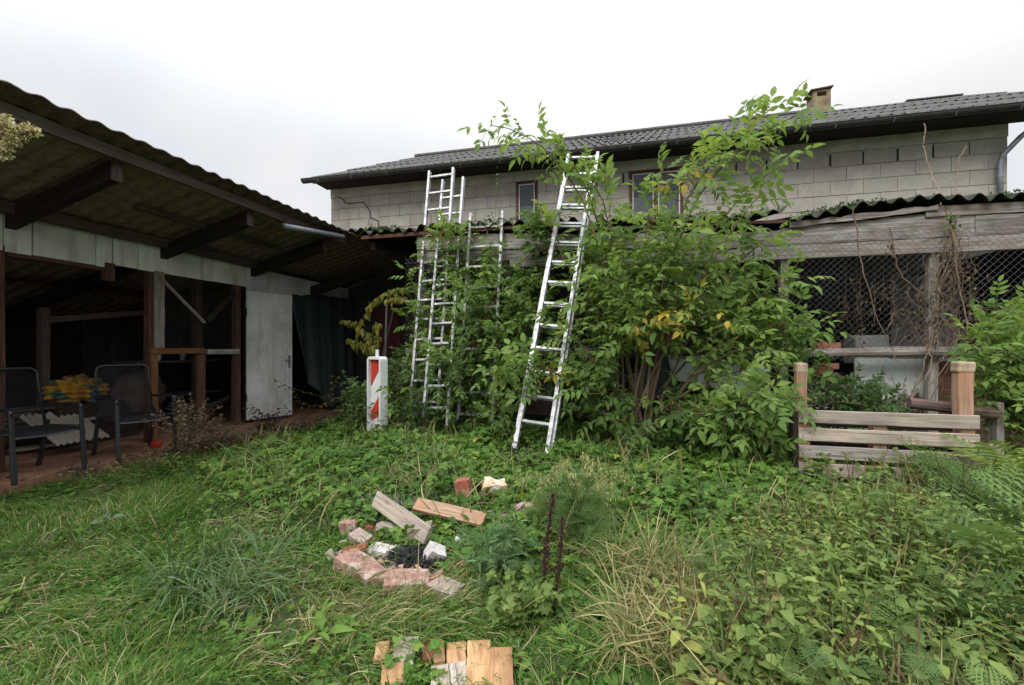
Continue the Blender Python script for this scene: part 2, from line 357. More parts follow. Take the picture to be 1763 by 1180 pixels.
# ------------------------------------------------------------------ leaf prototypes and scattering
def leaflet(l=1., wd=.4, fold=.06, curl=.12, teeth=0.):
    V = np.array([(0, 0, 0), (0, .35 * l, .02 * l), (0, .7 * l, -curl * .35 * l), (0, l, -curl * l),
                  (-wd * .5 * l, .30 * l, fold * l), (-wd * .40 * l, .64 * l, (fold - curl * .3) * l),
                  (wd * .5 * l, .30 * l, fold * l), (wd * .40 * l, .64 * l, (fold - curl * .3) * l)], float)
    return V, [(0, 1, 4), (1, 2, 5, 4), (2, 3, 5), (0, 6, 1), (1, 6, 7, 2), (2, 7, 3)]
def rotz(V, a): c, s = math.cos(a), math.sin(a); return V @ np.array([[c, -s, 0], [s, c, 0], [0, 0, 1]]).T
def rotx(V, a): c, s = math.cos(a), math.sin(a); return V @ np.array([[1, 0, 0], [0, c, -s], [0, s, c]]).T
def roty(V, a): c, s = math.cos(a), math.sin(a); return V @ np.array([[c, 0, s], [0, 1, 0], [-s, 0, c]]).T
def merge(parts):
    V = []; Fs = []; n = 0
    for v, f in parts: V.append(v); Fs += [tuple(i + n for i in q) for q in f]; n += len(v)
    return np.concatenate(V), Fs
def stalk(pts, r):
    """thin two-sided strip"""
    pts = np.array(pts, float); V = np.concatenate([pts + [r, 0, 0], pts - [r, 0, 0]]); n = len(pts)
    return V, [(i, i + 1, n + i + 1, n + i) for i in range(n - 1)]
def elder_proto(pairs=3, lw=.40, ll=.42, droop=.35):
    P = []; ys = np.linspace(.34, .80, pairs)
    zf = lambda y: -droop * y * y
    P.append(stalk([(0, y, zf(y)) for y in np.linspace(0, .95, 5)], .008))
    for i, y in enumerate(ys):
        for s in (-1, 1):
            v, f = leaflet(ll * random.uniform(.82, 1.08), lw * random.uniform(.9, 1.1), .05, random.uniform(.1, .35))
            v = roty(v, random.uniform(-.4, .4)); v = rotx(v, -random.uniform(.0, .55)); v = rotz(v, -s * R(random.uniform(48, 72)))
            P.append((v + [0, y + random.uniform(-.02, .02), zf(y)], f))
    v, f = leaflet(ll * 1.1, lw, .05, .25); v = rotx(v, -random.uniform(.2, .7)); P.append((v + [0, .93, zf(.93)], f))
    return merge(P)
def trifol_proto(n=3, l=.5, wd=.75):
    P = [stalk([(0, 0, -.35), (0, .2, -.1), (0, .45, 0)], .012)]
    for k in range(n):
        a = R((k - (n - 1) / 2) * (250 / max(n, 1)) + random.uniform(-8, 8))
        v, f = leaflet(l * random.uniform(.85, 1.1), wd, .07, random.uniform(.05, .25)); v = rotx(v, -random.uniform(-.1, .35))
        P.append((rotz(v, a) + [0, .45, 0], f))
    return merge(P)
def simple_proto(wd=.5): v, f = leaflet(1., wd * random.uniform(.85, 1.15), .07, random.uniform(.1, .45)); return v, f
def blade_proto(bend=1., wd=.012, seg=4, twist=.3):
    V = []; y = z = 0; a = 0
    for i in range(seg + 1):
        k = i / seg; wv = wd * (1 - k ** 2.2) + .0008
        V += [(-wv / 2, y, z + .15 * wv * 0), (wv / 2, y, z)]
        a = bend * (k + .5 / seg); y += math.cos(a) / seg; z += math.sin(a) / seg
    return np.array(V), [(2 * i, 2 * i + 1, 2 * i + 3, 2 * i + 2) for i in range(seg)]
def fern_proto(n=9, lw=.16):
    P = [stalk([(0, y, -.35 * y * y) for y in np.linspace(0, 1, 6)], .006)]
    for i in range(n):
        y = .12 + .84 * i / (n - 1); L = .34 * (1 - ((y - .4) / .75) ** 2) + .04
        for s in (-1, 1):
            v, f = leaflet(L, lw / L * .34, .03, .2); v = rotz(v, -s * R(62 + random.uniform(-6, 6))); P.append((v + [0, y, -.35 * y * y], f))
    return merge(P)
def frond2_proto(n=7):
    """feathery, twice-cut leaf"""
    P = [stalk([(0, y, -.3 * y * y) for y in np.linspace(0, 1, 6)], .006)]
    for i in range(n):
        y = .12 + .84 * i / (n - 1); L = .42 * (1 - ((y - .3) / .85) ** 2) + .05
        for s in (-1, 1):
            sub = [stalk([(0, 0, 0), (0, L * .9, 0)], .004)]
            for j in range(4):
                yy = L * (.2 + .7 * j / 3)
                for s2 in (-1, 1):
                    v, f = leaflet(L * .34 * (1 - .4 * j / 3), .3, .02, .1); sub.append((rotz(v, -s2 * R(50)) + [0, yy, 0], f))
            v, f = merge(sub); P.append((rotz(v, -s * R(58)) + [0, y, -.3 * y * y], f))
    return merge(P)

def norm(a): return a / (np.linalg.norm(a, axis=-1, keepdims=True) + 1e-9)
def scatter(name, protos, pos, ydir, nrm, scale, tint, mat, parent=None, extra=None):
    pos = np.asarray(pos, float); Nn = len(pos); Y = norm(np.asarray(ydir, float)); Z = np.asarray(nrm, float)
    Z = norm(Z - Y * np.sum(Z * Y, 1, keepdims=True)); X = np.cross(Y, Z)
    scale = np.broadcast_to(np.asarray(scale, float), (Nn,)); tint = np.asarray(tint, float)
    which = rng.integers(0, len(protos), Nn); Vs = []; Ts = []; tris = []; quads = []; off = 0
    for k, (pvv, pf) in enumerate(protos):
        idx = np.where(which == k)[0]
        if not len(idx): continue
        M = np.stack([X[idx], Y[idx], Z[idx]], 1) * scale[idx][:, None, None]
        V = np.einsum('vk,nkj->nvj', pvv, M) + pos[idx][:, None, :]
        nv = len(pvv); base = off + np.arange(len(idx))[:, None, None] * nv
        t3 = np.array([f for f in pf if len(f) == 3]); t4 = np.array([f for f in pf if len(f) == 4])
        if len(t3): tris.append((t3[None] + base).reshape(-1, 3))
        if len(t4): quads.append((t4[None] + base).reshape(-1, 4))
        Vs.append(V.reshape(-1, 3)); Ts.append(np.repeat(tint[idx], nv)); off += nv * len(idx)
    Fl = []
    if tris: Fl.append(np.concatenate(tris))
    if quads: Fl.append(np.concatenate(quads))
    return np_mesh(name, np.concatenate(Vs), Fl, np.concatenate(Ts), mat, parent)
def rnd(n, s=1.): return rng.normal(0, s, (n, 3))
ELD = [elder_proto(random.choice((2, 3, 3)), random.uniform(.36, .46), random.uniform(.38, .46), random.uniform(.05, .42)) for _ in range(10)]
TRI = [trifol_proto(random.choice((3, 3, 5)), .5, random.uniform(.62, .85)) for _ in range(8)]
SIM = [simple_proto(.52) for _ in range(6)]
LAN = [simple_proto(.26) for _ in range(5)]
BLA = [blade_proto(random.uniform(.3, 1.9), .030) for _ in range(8)]
BLF = [blade_proto(random.uniform(.7, 2.3), .017, 6) for _ in range(10)]
FER = [fern_proto() for _ in range(4)]
FEA = [frond2_proto() for _ in range(4)]
def in_poly(x, y, P):
    c = False; j = len(P) - 1
    for i in range(len(P)):
        if (P[i][1] > y) != (P[j][1] > y) and x < (P[j][0] - P[i][0]) * (y - P[i][1]) / (P[j][1] - P[i][1] + 1e-9) + P[i][0]: c = not c
        j = i
    return c
def samp_poly(P, n):
    xs = [p[0] for p in P]; ys = [p[1] for p in P]; out = []
    while len(out) < n:
        x, y = random.uniform(min(xs), max(xs)), random.uniform(min(ys), max(ys))
        if in_poly(x, y, P): out.append((x, y))
    return out
# ================================================================== GROUND
def axis_pts(lo, hi, step, far):
    a = list(np.arange(lo, hi + 1e-6, step)); e = []; s = step; x = hi
    while x < far: s *= 1.6; x += s; e.append(x)
    b = []; s = step; x = lo
    while x > -far: s *= 1.6; x -= s; b.append(x)
    return np.array(b[::-1] + a + e)
xs = axis_pts(-6.5, 6.5, .07, 260); ys = axis_pts(.2, 6.5, .07, 260)
GX, GY = np.meshgrid(xs, ys, indexing='ij'); GZ = gz(GX, GY)
under = (GX < -4.95) & (GY > -2) & (GY < 9); GZ = np.where(under, -.12, GZ)
nx, ny = GX.shape; I = np.arange(nx * ny).reshape(nx, ny)
Q = np.stack([I[:-1, :-1], I[1:, :-1], I[1:, 1:], I[:-1, 1:]], -1).reshape(-1, 4)
o = np_mesh('ground', np.stack([GX, GY, GZ], -1).reshape(-1, 3), [Q], np.zeros(nx * ny), M_GROUND, smooth=True); tag(o, kind='structure')
b = MB(); b.prism([(-9.6, -1.5), (-5.26, -1.5), (-5.24, 2.6), (-5.16, 3.3), (-4.98, 4.4), (-4.74, 5.6), (-4.66, 6.6), (-4.1, 8.64), (-9.6, 8.64)], -.11, 0.)
o = b.build('paved_floor', M_SLAB); tag(o, kind='structure')

# ================================================================== corrugated sheets
def corr(name, mat, parent, span, courses, P, pitch=.177, amp=.024, th=.007, per=10, overhang=.0, jitter=.004, z_mod=None):
    """span = (a0, a1) across the waves; courses = list of (t0, t1, lift); P(a, t) -> arrays x, y, z"""
    Vs = []; Qs = []; off = 0
    for (t0, t1, lift) in courses:
        n = int((span[1] - span[0]) / pitch * per) + 1; a = np.linspace(span[0], span[1], n); tt = np.linspace(t0, t1, 6)
        A, T = np.meshgrid(a, tt, indexing='ij'); x, y, z = P(A, T)
        sheet = np.floor((A - span[0]) / (pitch * 5.2)); ph = np.sin(sheet * 12.9898 + t0 * 78.2) * 43758.5; ph = ph - np.floor(ph)
        k = (T - t0) / (t1 - t0)
        h = amp * np.cos(2 * np.pi * A / pitch) + lift * (1 - k) + jitter * (ph - .5) * 2 * (1 - k) + .0025 * np.sin(A * 31 + T * 9)
        if z_mod is not None: h = h + z_mod(A, T)
        Vt = np.stack([x, y, z + h], -1); Vb = Vt - [0, 0, th]; m = n * 6; I = np.arange(m).reshape(n, 6)
        q = lambda I: np.stack([I[:-1, :-1], I[1:, :-1], I[1:, 1:], I[:-1, 1:]], -1).reshape(-1, 4)
        Qs += [q(I) + off, q(I)[:, ::-1] + off + m]
        for e in (0, -1): Qs.append(np.stack([I[:-1, e], I[1:, e], I[1:, e] + m, I[:-1, e] + m], -1) + off)
        for e in (0, -1): Qs.append(np.stack([I[e, :-1], I[e, 1:], I[e, 1:] + m, I[e, :-1] + m], -1) + off)
        Vs += [Vt.reshape(-1, 3), Vb.reshape(-1, 3)]; off += 2 * m
    V = np.concatenate(Vs); return np_mesh(name, V, [np.concatenate(Qs)], np.full(len(V), .5), mat, parent, smooth=False)

# ================================================================== BLOCK HOUSE
WV = 8.65; HL, HR = -6.33, 6.14
house = thing('block_house', 'long two-storey house of bare grey concrete blocks under a dark corrugated roof', 'house', (0, WV, 0))
b = MB(); b.box((HL, WV + .012, -.1), (HR, WV + .3, 4.82))
b.box((HL, WV + .3, -.1), (HL + .28, 17.9, 4.7)); b.box((HR - .28, WV + .3, -.1), (HR, 17.9, 4.7)); b.box((HL, 17.6, -.1), (HR, 17.9, 4.7))
for xx in (HL + .02, HR - .26):
    b.add([(xx, WV + .3, 4.7), (xx, 17.6, 4.7), (xx, 13.2, 7.3), (xx + .24, WV + .3, 4.7), (xx + .24, 17.6, 4.7), (xx + .24, 13.2, 7.3)],
          [(0, 1, 2), (5, 4, 3), (0, 3, 4, 1), (1, 4, 5, 2), (2, 5, 3, 0)])
core = b.build('wall', M_MORTAR, house)
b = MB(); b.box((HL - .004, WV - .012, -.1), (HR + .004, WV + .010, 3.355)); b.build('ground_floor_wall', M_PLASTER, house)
b = MB(); b.box((HL - .006, WV - .010, 4.615), (HR + .006, WV + .010, 4.84)); b.build('concrete_band', M_BAND, house)
WIN = [(-1.985, -1.545, 3.62, 4.60), (.255, 1.225, 3.62, 4.60)]
b = MB(); slots = []
for r in range(5):
    z1 = 4.61 - .25 * r; z0 = z1 - .25
    x = HR - (.25 if r % 2 else 0) - .5 * 26
    while x < HR - .01:
        x0, x1 = max(x, HL), min(x + .5, HR)
        if x1 - x0 > .05:
            wide = r == 0 and x > -1 and x1 < HR - .3; g = .004 if not wide else .018
            segs = [(x0, x1)]
            for wx0, wx1, wz0, wz1 in WIN:
                if z1 > wz0 + .03 and z0 < wz1 - .03:
                    ns = []
                    for s0, s1 in segs:
                        if s1 <= wx0 or s0 >= wx1: ns.append((s0, s1))
                        else:
                            if s0 < wx0 - .03: ns.append((s0, wx0))
                            if s1 > wx1 + .03: ns.append((wx1, s1))
                    segs = ns
            for s0, s1 in segs:
                d = random.uniform(-.004, .003); gz0 = random.uniform(.003, .007)
                b.box((s0 + g * random.uniform(.6, 1.1), WV - .002 + d, z0 + gz0), (s1 - g * random.uniform(.6, 1.1), WV + .02, z1 - random.uniform(.002, .005)))
            if wide: slots.append((x1, z0, z1))
        x += .5
blk = b.build('block_facing', M_BLOCK, house, bevel=.004)
for x1, z0, z1 in slots: b = MB(); b.box((x1 - .016, WV + .006, z0 + .02), (x1 + .016, WV + .015, z1 - .02)); b.build('open_joint', M_DARKGAP, house)
# right gable return of blocks
b = MB()
for r in range(18):
    z0 = 4.61 - .25 * (r + 1); y = WV + .02 - (.25 if r % 2 else 0)
    for k in range(4):
        b.box((HR - .01, max(y, WV + .02) + .005, z0 + .005), (HR + .012 + random.uniform(-.004, .004), y + .49, z0 + .245)); y += .5
b.build('gable_blocks', M_BLOCK, house)
crack = [(578, 338), (583, 339), (591, 344), (594, 350), (610, 350), (625, 348), (630, 354), (637, 364), (638, 376), (645, 378), (651, 380), (652, 394), (662, 396)]
b = MB(); pp = [pv(x, y, WV - .010) for x, y in crack]
for i in range(len(pp) - 1): b.bar(pp[i], pp[i + 1], .006, .014 + .006 * random.random(), up=(0, 0, 1) if abs(pp[i + 1][2] - pp[i][2]) < .1 else (1, 0, 0))
b.build('crack', M_DARKGAP, house)
for wx0, wx1, wz0, wz1 in WIN:
    f = MB(); y0, y1 = WV - .035, WV + .03; t_ = .055
    f.box((wx0, y0, wz0), (wx0 + t_, y1, wz1)); f.box((wx1 - t_, y0, wz0), (wx1, y1, wz1))
    f.box((wx0 + t_, y0 + .003, wz1 - t_), (wx1 - t_, y1, wz1 - .002)); f.box((wx0 + t_, y0 + .003, wz0 + .002), (wx1 - t_, y1, wz0 + t_))
    if wx1 - wx0 > .8: m_ = (wx0 + wx1) / 2; f.box((m_ - .04, y0 + .002, wz0 + t_), (m_ + .04, y1, wz1 - t_))
    fr = f.build('window', W_RED, house, bevel=.004)
    a = MB(); cells = [(wx0 + t_, wx1 - t_)] if wx1 - wx0 < .8 else [(wx0 + t_, (wx0 + wx1) / 2 - .04), ((wx0 + wx1) / 2 + .04, wx1 - t_)]
    g_ = MB(); c_ = MB(); bl = MB()
    for c0, c1 in cells:
        for q0, q1 in ((c0, c0 + .018), (c1 - .018, c1)): a.box((q0, WV - .02, wz0 + t_), (q1, WV + .004, wz1 - t_))
        a.box((c0 + .018, WV - .019, wz1 - t_ - .02), (c1 - .018, WV + .004, wz1 - t_)); g_.box((c0, WV + .000, wz0 + t_), (c1, WV + .003, wz1 - t_))
        zm = wz1 - t_ - .44; bl.box((c0, WV + .0065, zm), (c1, WV + .0095, wz1 - t_)); c_.box((c0, WV + .0060, wz0 + t_), (c1, WV + .0100, zm - .002))
    a.build('sash', M_PLASTIC, fr); g_.build('pane', M_GLASS, fr); bl.build('blind', M_BLIND, fr); c_.build('curtain', M_CURT, fr)
b = MB(); b.box((-5.18, WV - .05, .02), (-4.56, WV - .016, 2.08)); b.box((-4.36, WV - .05, .02), (-4.0, WV - .016, 2.08)); dr = b.build('door', M_DOORRED, house)
# roof: eave y 8.08 z 4.84 -> ridge y 13.3 z 7.55
RL, RR = -6.46, 8.5
def PR(A, T): return A, 8.08 + (13.3 - 8.08) * T, 4.855 + (7.56 - 4.855) * T
roof = corr('roof', M_ROOF, house, (RL, RR), [(0, .27, .030), (.245, .52, .026), (.495, .77, .026), (.745, 1., .026)], PR, amp=.033, jitter=.008)
def PR2(A, T): return A, 18.5 - (18.5 - 13.3) * T, 4.86 + (7.56 - 4.86) * T
corr('rear_roof', M_ROOF, house, (RL, RR), [(0, 1, .01)], PR2, per=6)
b = MB(); x = RL - .05
while x < 5: b.tube([(x, 13.3, 7.60), (x + 1.12, 13.3, 7.595)], .085, 8); x += 1.08
b.build('ridge_cap', M_ROOF, house)
b = MB(); b.bar((7.3, 13.30, 7.60), (8.5, 13.30, 7.595), .16, .03); b.build('ridge_sheet', M_ROOF, house)
b = MB(); b.box((RL + .05, 8.16, 4.815), (RR - .05, WV - .02, 4.835)); b.box((RL + .05, 8.135, 4.78), (RR - .05, 8.157, 4.87)); b.build('soffit', W_DARK, house)
b = MB()   # half-round gutter
for i, (gx0, gx1) in enumerate([(RL - .12, -2.4), (-2.42, 2.6), (2.58, 8.6)]):
    prof = [(8.045 + .075 * math.cos(a_), 4.835 + .075 * math.sin(a_)) for a_ in np.linspace(math.pi, 2 * math.pi, 9)]
    pin = [(8.045 + .069 * math.cos(a_), 4.835 + .069 * math.sin(a_)) for a_ in np.linspace(2 * math.pi, math.pi, 9)]
    b.prism(prof + pin, gx0, gx1, fn=lambda x, y, z: (z, x, y))
    b.tube([(gx0, 7.970, 4.838), (gx1, 7.970, 4.838)], .009, 6)
gut = b.build('gutter', M_GUT, house)
x = RL + .3
while x < RR:
    b = MB(); b.bar((x, 7.962, 4.80), (x, 8.0, 4.755), .02, .005); b.tube([(x, 7.962, 4.85), (x, 8.1, 4.86)], .005, 5); x += .8; b.build('gutter_bracket', M_ZINC, gut)
b = MB(); q0 = pv(1775, 222, 8.42); q1 = pv(1757, 236, 8.45); q2 = pv(1728, 266, 8.52); q3 = pv(1722, 280, 8.56); q4 = np.array([q3[0], 8.56, 3.3])
b.tube([q0, q1, q2, (q3 + q2) / 2 + [.0, 0, .01], q3, q3 - [0, 0, .15], q4], .038, 12, cap=True); dp = b.build('downpipe', M_ZINC, house, smooth=True)
b = MB(); b.tube([q3 - [0, 0, .18], q3 - [0, 0, .24]], .045, 12); b.build('pipe_sleeve', M_ZINC, dp)
# chimney
ch = MB(); cx0 = 5.26; cy0 = 13.15
for sx in (-1, 1):
    for s_ in (-1, 1): ch.box((cx0 + sx * .16 - .045, cy0 + s_ * .16 - .045, 7.83), (cx0 + sx * .16 + .045, cy0 + s_ * .16 + .045, 7.95))
ch.box((cx0 - .205, cy0 - .205, 7.3), (cx0 + .205, cy0 + .205, 7.83)); ch.box((cx0 - .21, cy0 - .21, 7.95), (cx0 + .21, cy0 + .21, 7.98))
chim = ch.build('chimney', plain('mossy_render', (.26, .24, .13), .95, sc=5., col2=(.16, .09, .07), bs=.6), roof)
b = MB(); b.bar((cx0 - .27, cy0, 8.0), (cx0 + .25, cy0, 8.04), .50, .035, seg=3, jit=.004); b.build('chimney_cap', W_RED, roof)

# ================================================================== LEAN-TO WITH AVIARY FRONT
EV = 5.59
lean = thing('aviary_lean_to', 'sagging lean-to with rotten grey beams and chain-link front below a corrugated roof', 'aviary', (0.5, 5.7, 0))
ex = [-6.5, -3.6, -1.3, .35, 1.5, 1.94]; ez = [2.90, 2.885, 2.865, 2.79, 2.735, 2.80]
ex2 = [1.95, 2.35, 2.75, 3.3, 3.8, 5.4]; ez2 = [2.665, 2.745, 2.80, 2.79, 2.775, 2.77]
def PL(A, T): return A, EV + (WV - EV) * T, np.interp(A, ex, ez) * (1 - T) + 3.42 * T
def PL2(A, T): return A, EV - .02 + (WV - EV + .02) * T, np.interp(A, ex2, ez2) * (1 - T) + 3.40 * T
def mossy(A, T): return .012 * np.sin(A * 9.7 + 1) * np.exp(-T * 14)
corr('roof', M_ROOF2, lean, (-3.62, 1.945), [(0, .5, .02), (.47, 1., .02)], PL, amp=.031, jitter=.014, z_mod=mossy)
corr('roof', M_ROOF2, lean, (1.95, 5.4), [(0, .5, .02), (.47, 1., .02)], PL2, amp=.031, jitter=.016, z_mod=mossy)
def PL3(A, T): return A, 6.32 + (WV - 6.32) * T, 3.16 * (1 - T) + 3.44 * T
corr('roof', M_ROOF2, lean, (-6.3, -3.625), [(0, 1., .0)], PL3, amp=.027)  # hidden sheet added beside the lean-to to keep daylight out of the passage
# beams along the front, built as separate old planks
def plank(x0, x1, z0, z1, z0b, z1b, y=5.70, th=.045, mat=W_ROT, name='beam', seg=14, rough=.008):
    """plank from x0 to x1 whose lower/upper edges run z0->z0b and z1->z1b, with ragged edges"""
    b = MB(); off = random.uniform(0, 50); vs = []; gs = []; yy = y + random.uniform(-.003, .003)
    for i in range(seg + 1):
        k = i / seg; x = x0 + (x1 - x0) * k; lo = z0 + (z0b - z0) * k + random.uniform(-rough, rough) * .5; hi = z1 + (z1b - z1) * k + random.uniform(-rough, rough)
        for q in ((yy - th / 2, lo), (yy + th / 2, lo), (yy + th / 2, hi), (yy - th / 2, hi)):
            vs.append((x, q[0], q[1])); gs.append((off + x, off + q[0], q[1]))
    fs = [(3, 2, 1, 0)]
    for i in range(seg):
        o_ = i * 4
        for q in range(4): fs.append((o_ + q, o_ + (q + 1) % 4, o_ + 4 + (q + 1) % 4, o_ + 4 + q))
    o_ = seg * 4; fs.append((o_, o_ + 1, o_ + 2, o_ + 3)); b.add(vs, fs, gs, random.random()); return b.build(name, mat, lean, bevel=.004)
plank(1.2, 3.75, 2.405, 2.56, 2.41, 2.70, y=5.705, rough=.012, seg=22)
plank(3.752, 5.4, 2.41, 2.63, 2.42, 2.62, y=5.70)
plank(1.6, 4.9, 2.245, 2.398, 2.245, 2.405, y=5.690, rough=.003, mat=W_GREY)
plank(3.3, 5.4, 2.634, 2.745, 2.624, 2.74, y=5.68, rough=.006, mat=W_GREY)
plank(-.9, 1.198, 2.50, 2.70, 2.43, 2.60, y=5.70, rough=.014)
plank(-1.4, 1.59, 2.30, 2.43, 2.25, 2.40, y=5.712, rough=.010)
plank(-2.76, -.902, 2.60, 2.80, 2.52, 2.73, y=5.70, rough=.012)
plank(-2.76, -1.0, 2.42, 2.595, 2.38, 2.51, y=5.715, rough=.010)
plank(-2.74, -1.42, 2.26, 2.41, 2.24, 2.37, y=5.70, rough=.014, mat=W_DARK)
# tattered fascia strips under the sheet edge
plank(1.96, 3.4, 2.60, 2.66, 2.70, 2.755, y=5.645, th=.02, rough=.012, name='fascia_strip')
plank(-.5, 1.93, 2.72, 2.76, 2.66, 2.70, y=5.64, th=.02, rough=.008, mat=W_RED, name='fascia_strip')
plank(-3.62, -.52, 2.79, 2.845, 2.80, 2.835, y=5.64, th=.02, rough=.006, mat=W_RED, name='fascia_strip')
b = MB()
for x in (-3.5, -2.3, -1.1, .1, 1.2, 2.2, 3.2, 4.2, 5.2):
    b.bar((x, 5.75, 2.72), (x, WV - .03, 3.33), .07, .11)
b.build('rafter', W_DARK, lean)
for x, wd in ((-2.70, .12), (-1.5, .09), (.0, .09), (1.93, .085), (3.40, .095), (4.86, .1)):
    b = MB(); b.bar((x, 5.76, -.05), (x + .01, 5.76, 2.62), wd, .08, up=(0, 1, 0), seg=8, jit=.003); b.build('post', W_GREY if x > .5 else W_ROT, lean, bevel=.006)
b = MB(); pts = [(x, 5.655 + .004 * math.sin(x * 4), 1.155 + .010 * math.sin(x * 2.3)) for x in np.linspace(-2.9, 4.85, 26)]
b.tube(pts, [.058 + .006 * math.sin(i * 1.7) for i in range(26)], 10); b.build('rail', W_GREY, lean)
plank(-2.9, 1.9, .86, 1.06, .86, 1.06, y=5.80, mat=W_DARK, name='lower_board'); plank(-2.9, 1.9, .62, .85, .62, .85, y=5.80, mat=W_DARK, name='lower_board'); plank(-2.9, 1.9, .30, .61, .30, .61, y=5.80, mat=W_DARK, name='lower_board')
plank(3.50, 4.86, .1, 1.06, .1, 1.06, y=5.84, mat=W_RED, name='lower_board')
# chain-link
def chain(name, mat, parent, P, W, H, cell, rad, a0=0.):
    """diamond mesh: P(a, h) maps wall coordinates to a point"""
    b = MB(); step = cell * 1.414
    for sgn in (1, -1):
        k = -H if sgn > 0 else 0
        while k < W + (0 if sgn > 0 else H):
            if sgn > 0: aa0, aa1 = max(k, 0), min(k + H, W); h0, h1 = aa0 - k, aa1 - k
            else: aa0, aa1 = min(k, W), max(k - H, 0); h0, h1 = k - aa0, k - aa1
            if abs(aa1 - aa0) > .03: b.tube([P(aa0, h0, sgn * rad * .9), P((aa0 + aa1) / 2, (h0 + h1) / 2, sgn * rad * .9), P(aa1, h1, sgn * rad * .9)], rad, 4, cap=False)
            k += step
    return b.build(name, mat, parent)
def Pm(a, h, o): return np.array([-2.9 + a, 5.600 + o + .012 * math.sin((a * 1.3) + h * 2) + .010 * math.sin(a * 4.1 - h * 3), 1.06 + h - .012 * math.sin(a * 2.1) * math.sin(h * 2.2)])
chain('wire_mesh', M_WIRE, lean, Pm, 7.9, 1.42, .05, .0016)
b = MB(); b.tube([(x, 5.598, 2.405 + .003 * math.sin(x * 5)) for x in np.linspace(-2.9, 5, 30)], .003, 5); b.build('tension_wire', M_WIRED, lean)
b = MB(); b.box((4.93, 5.9, -.1), (4.97, 8.6, 2.5)); b.build('end_wall', W_DARK, lean)
b = MB(); b.box((3.55, 6.75, -.05), (4.28, 6.79, 2.15)); b.build('partition', plain('grey_panel', (.16, .15, .15), .9, var=.3), lean)
b = MB(); b.bar((1.45, 5.83, 1.3), (.75, 5.83, 2.2), .05, .09); b.bar((.2, 5.83, 1.2), (1.1, 5.83, 2.2), .05, .07); b.build('brace', W_GREY, lean)

# ================================================================== OPEN SHED ON THE LEFT
SU = -5.8
shed = thing('open_shed', 'open-fronted wooden shed with white cladding boards and a deep overhanging roof', 'shed', (SU, 4.5, 0))
SZ = lambda x: 3.045 + (x + 4.1) * .262
def PS(A, T): x = -4.12 + (-9.4 + 4.12) * T; return x, A, SZ(x) + 0 * A
def smod(A, T): return .003 * np.sin(A * 6.3 + .6) * np.exp(-T * 9)
corr('roof', M_ROOF3, shed, (-.6, 8.62), [(0, .36, .012), (.33, .68, .012), (.65, 1., .012)], PS, amp=.010, z_mod=smod, jitter=.005)
def PS2_unused(A, T): x = -4.5 + (-9.4 + 4.5) * T; return x, A, SZ(x) - .12 + 0 * A
b = MB(); b.bar((-4.32, -.6, 2.925), (-4.32, 6.25, 2.945), .045, .105, seg=10, jit=.002); b.build('eave_board', W_EAVE, shed, bevel=.004)
for y in (-.0, 1.5, 2.98, 4.45, 5.88):
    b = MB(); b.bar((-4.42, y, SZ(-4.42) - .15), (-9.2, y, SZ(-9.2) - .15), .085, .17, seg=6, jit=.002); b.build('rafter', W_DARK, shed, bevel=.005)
for y in (2.98, 4.45, 5.88):
    b = MB(); b.box((-4.414, y - .044, SZ(-4.42) - .245), (-4.398, y + .044, SZ(-4.42) - .06)); b.build('rafter_end', W_EAVE, shed, bevel=.004)
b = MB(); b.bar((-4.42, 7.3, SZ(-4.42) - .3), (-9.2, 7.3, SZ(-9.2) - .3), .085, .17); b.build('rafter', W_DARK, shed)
b = MB(); b.bar((SU + .12, -.6, 2.545), (SU + .12, 6.3, 2.56), .09, .11, seg=8, jit=.003); b.build('wall_plate', W_EAVE, shed)
b = MB(); b.bar((-5.05, 3.6, 2.73), (-5.05, 5.7, 2.74), .06, .05); b.build('batten', W_EAVE, shed)
vy = lambda px, py: float(pu(px, py, SU + .03)[1])
edges = [-80, -30, 5, 56, 165, 194, 237, 289, 366, 424, 476, 524, 560, 600]
for i in range(len(edges) - 1):
    y0, y1 = vy(edges[i], 450), vy(edges[i + 1], 450)
    lo = 2.145 if edges[i] < 190 else (2.185 if edges[i] < 424 else 2.13); hi = 2.52 + random.uniform(-.01, .0)
    th = random.uniform(-.006, .006)
    b = MB(); b.box((SU + .012, y0 + .006, lo + random.uniform(-.006, .006)), (SU + .032 + th, y1 - .004, hi)); b.build('cladding_board', M_WHITE, shed, bevel=.002)
def spost(x, y, z0, z1, wx, wy, mat, name='post'):
    b = MB(); b.bar((x, y, z0), (x, y, z1), wy, wx, up=(1, 0, 0), seg=5, jit=.002); return b.build(name, mat, shed, bevel=.004)
P_ = lambda px, py: pu(px, py, SU)
spost(SU, vy(7, 500) - .02, 0, 2.2, .06, .06, W_RED)
b = MB(); b.bar((SU - .01, vy(14, 440), 2.125), (SU - .01, vy(190, 470), 2.125), .07, .045); b.build('lintel', W_RED, shed, bevel=.003)
spost(SU, vy(189, 475), 1.99, 2.2, .08, .10, W_RED, 'post_stub')
spost(SU - .02, vy(262, 600), 0, 2.2, .09, .075, W_RED)
spost(SU + .02, vy(274, 540), 1.205, 2.2, .05, .125, W_GREY)
spost(SU + .02, vy(264, 700), 0.0, 1.13, .07, .085, W_ORANGE)
spost(SU - .04, vy(346, 560), 0, 2.2, .09, .10, W_DARK)
spost(SU + .02, vy(346, 700), 0, 1.14, .05, .12, W_RED)
spost(SU - .02, vy(411, 600), 0, 2.2, .09, .09, W_RED)
b = MB(); b.bar((SU + .045, vy(256, 608), 1.165), (SU + .045, vy(350, 608), 1.165), 0.05, .075); b.build('rail', W_ORANGE, shed, bevel=.004)
b = MB(); b.bar((SU + .02, vy(357, 608), 1.15), (SU + .02, vy(412, 608), 1.15), .045, .075); b.build('rail', W_GREY, shed, bevel=.004)
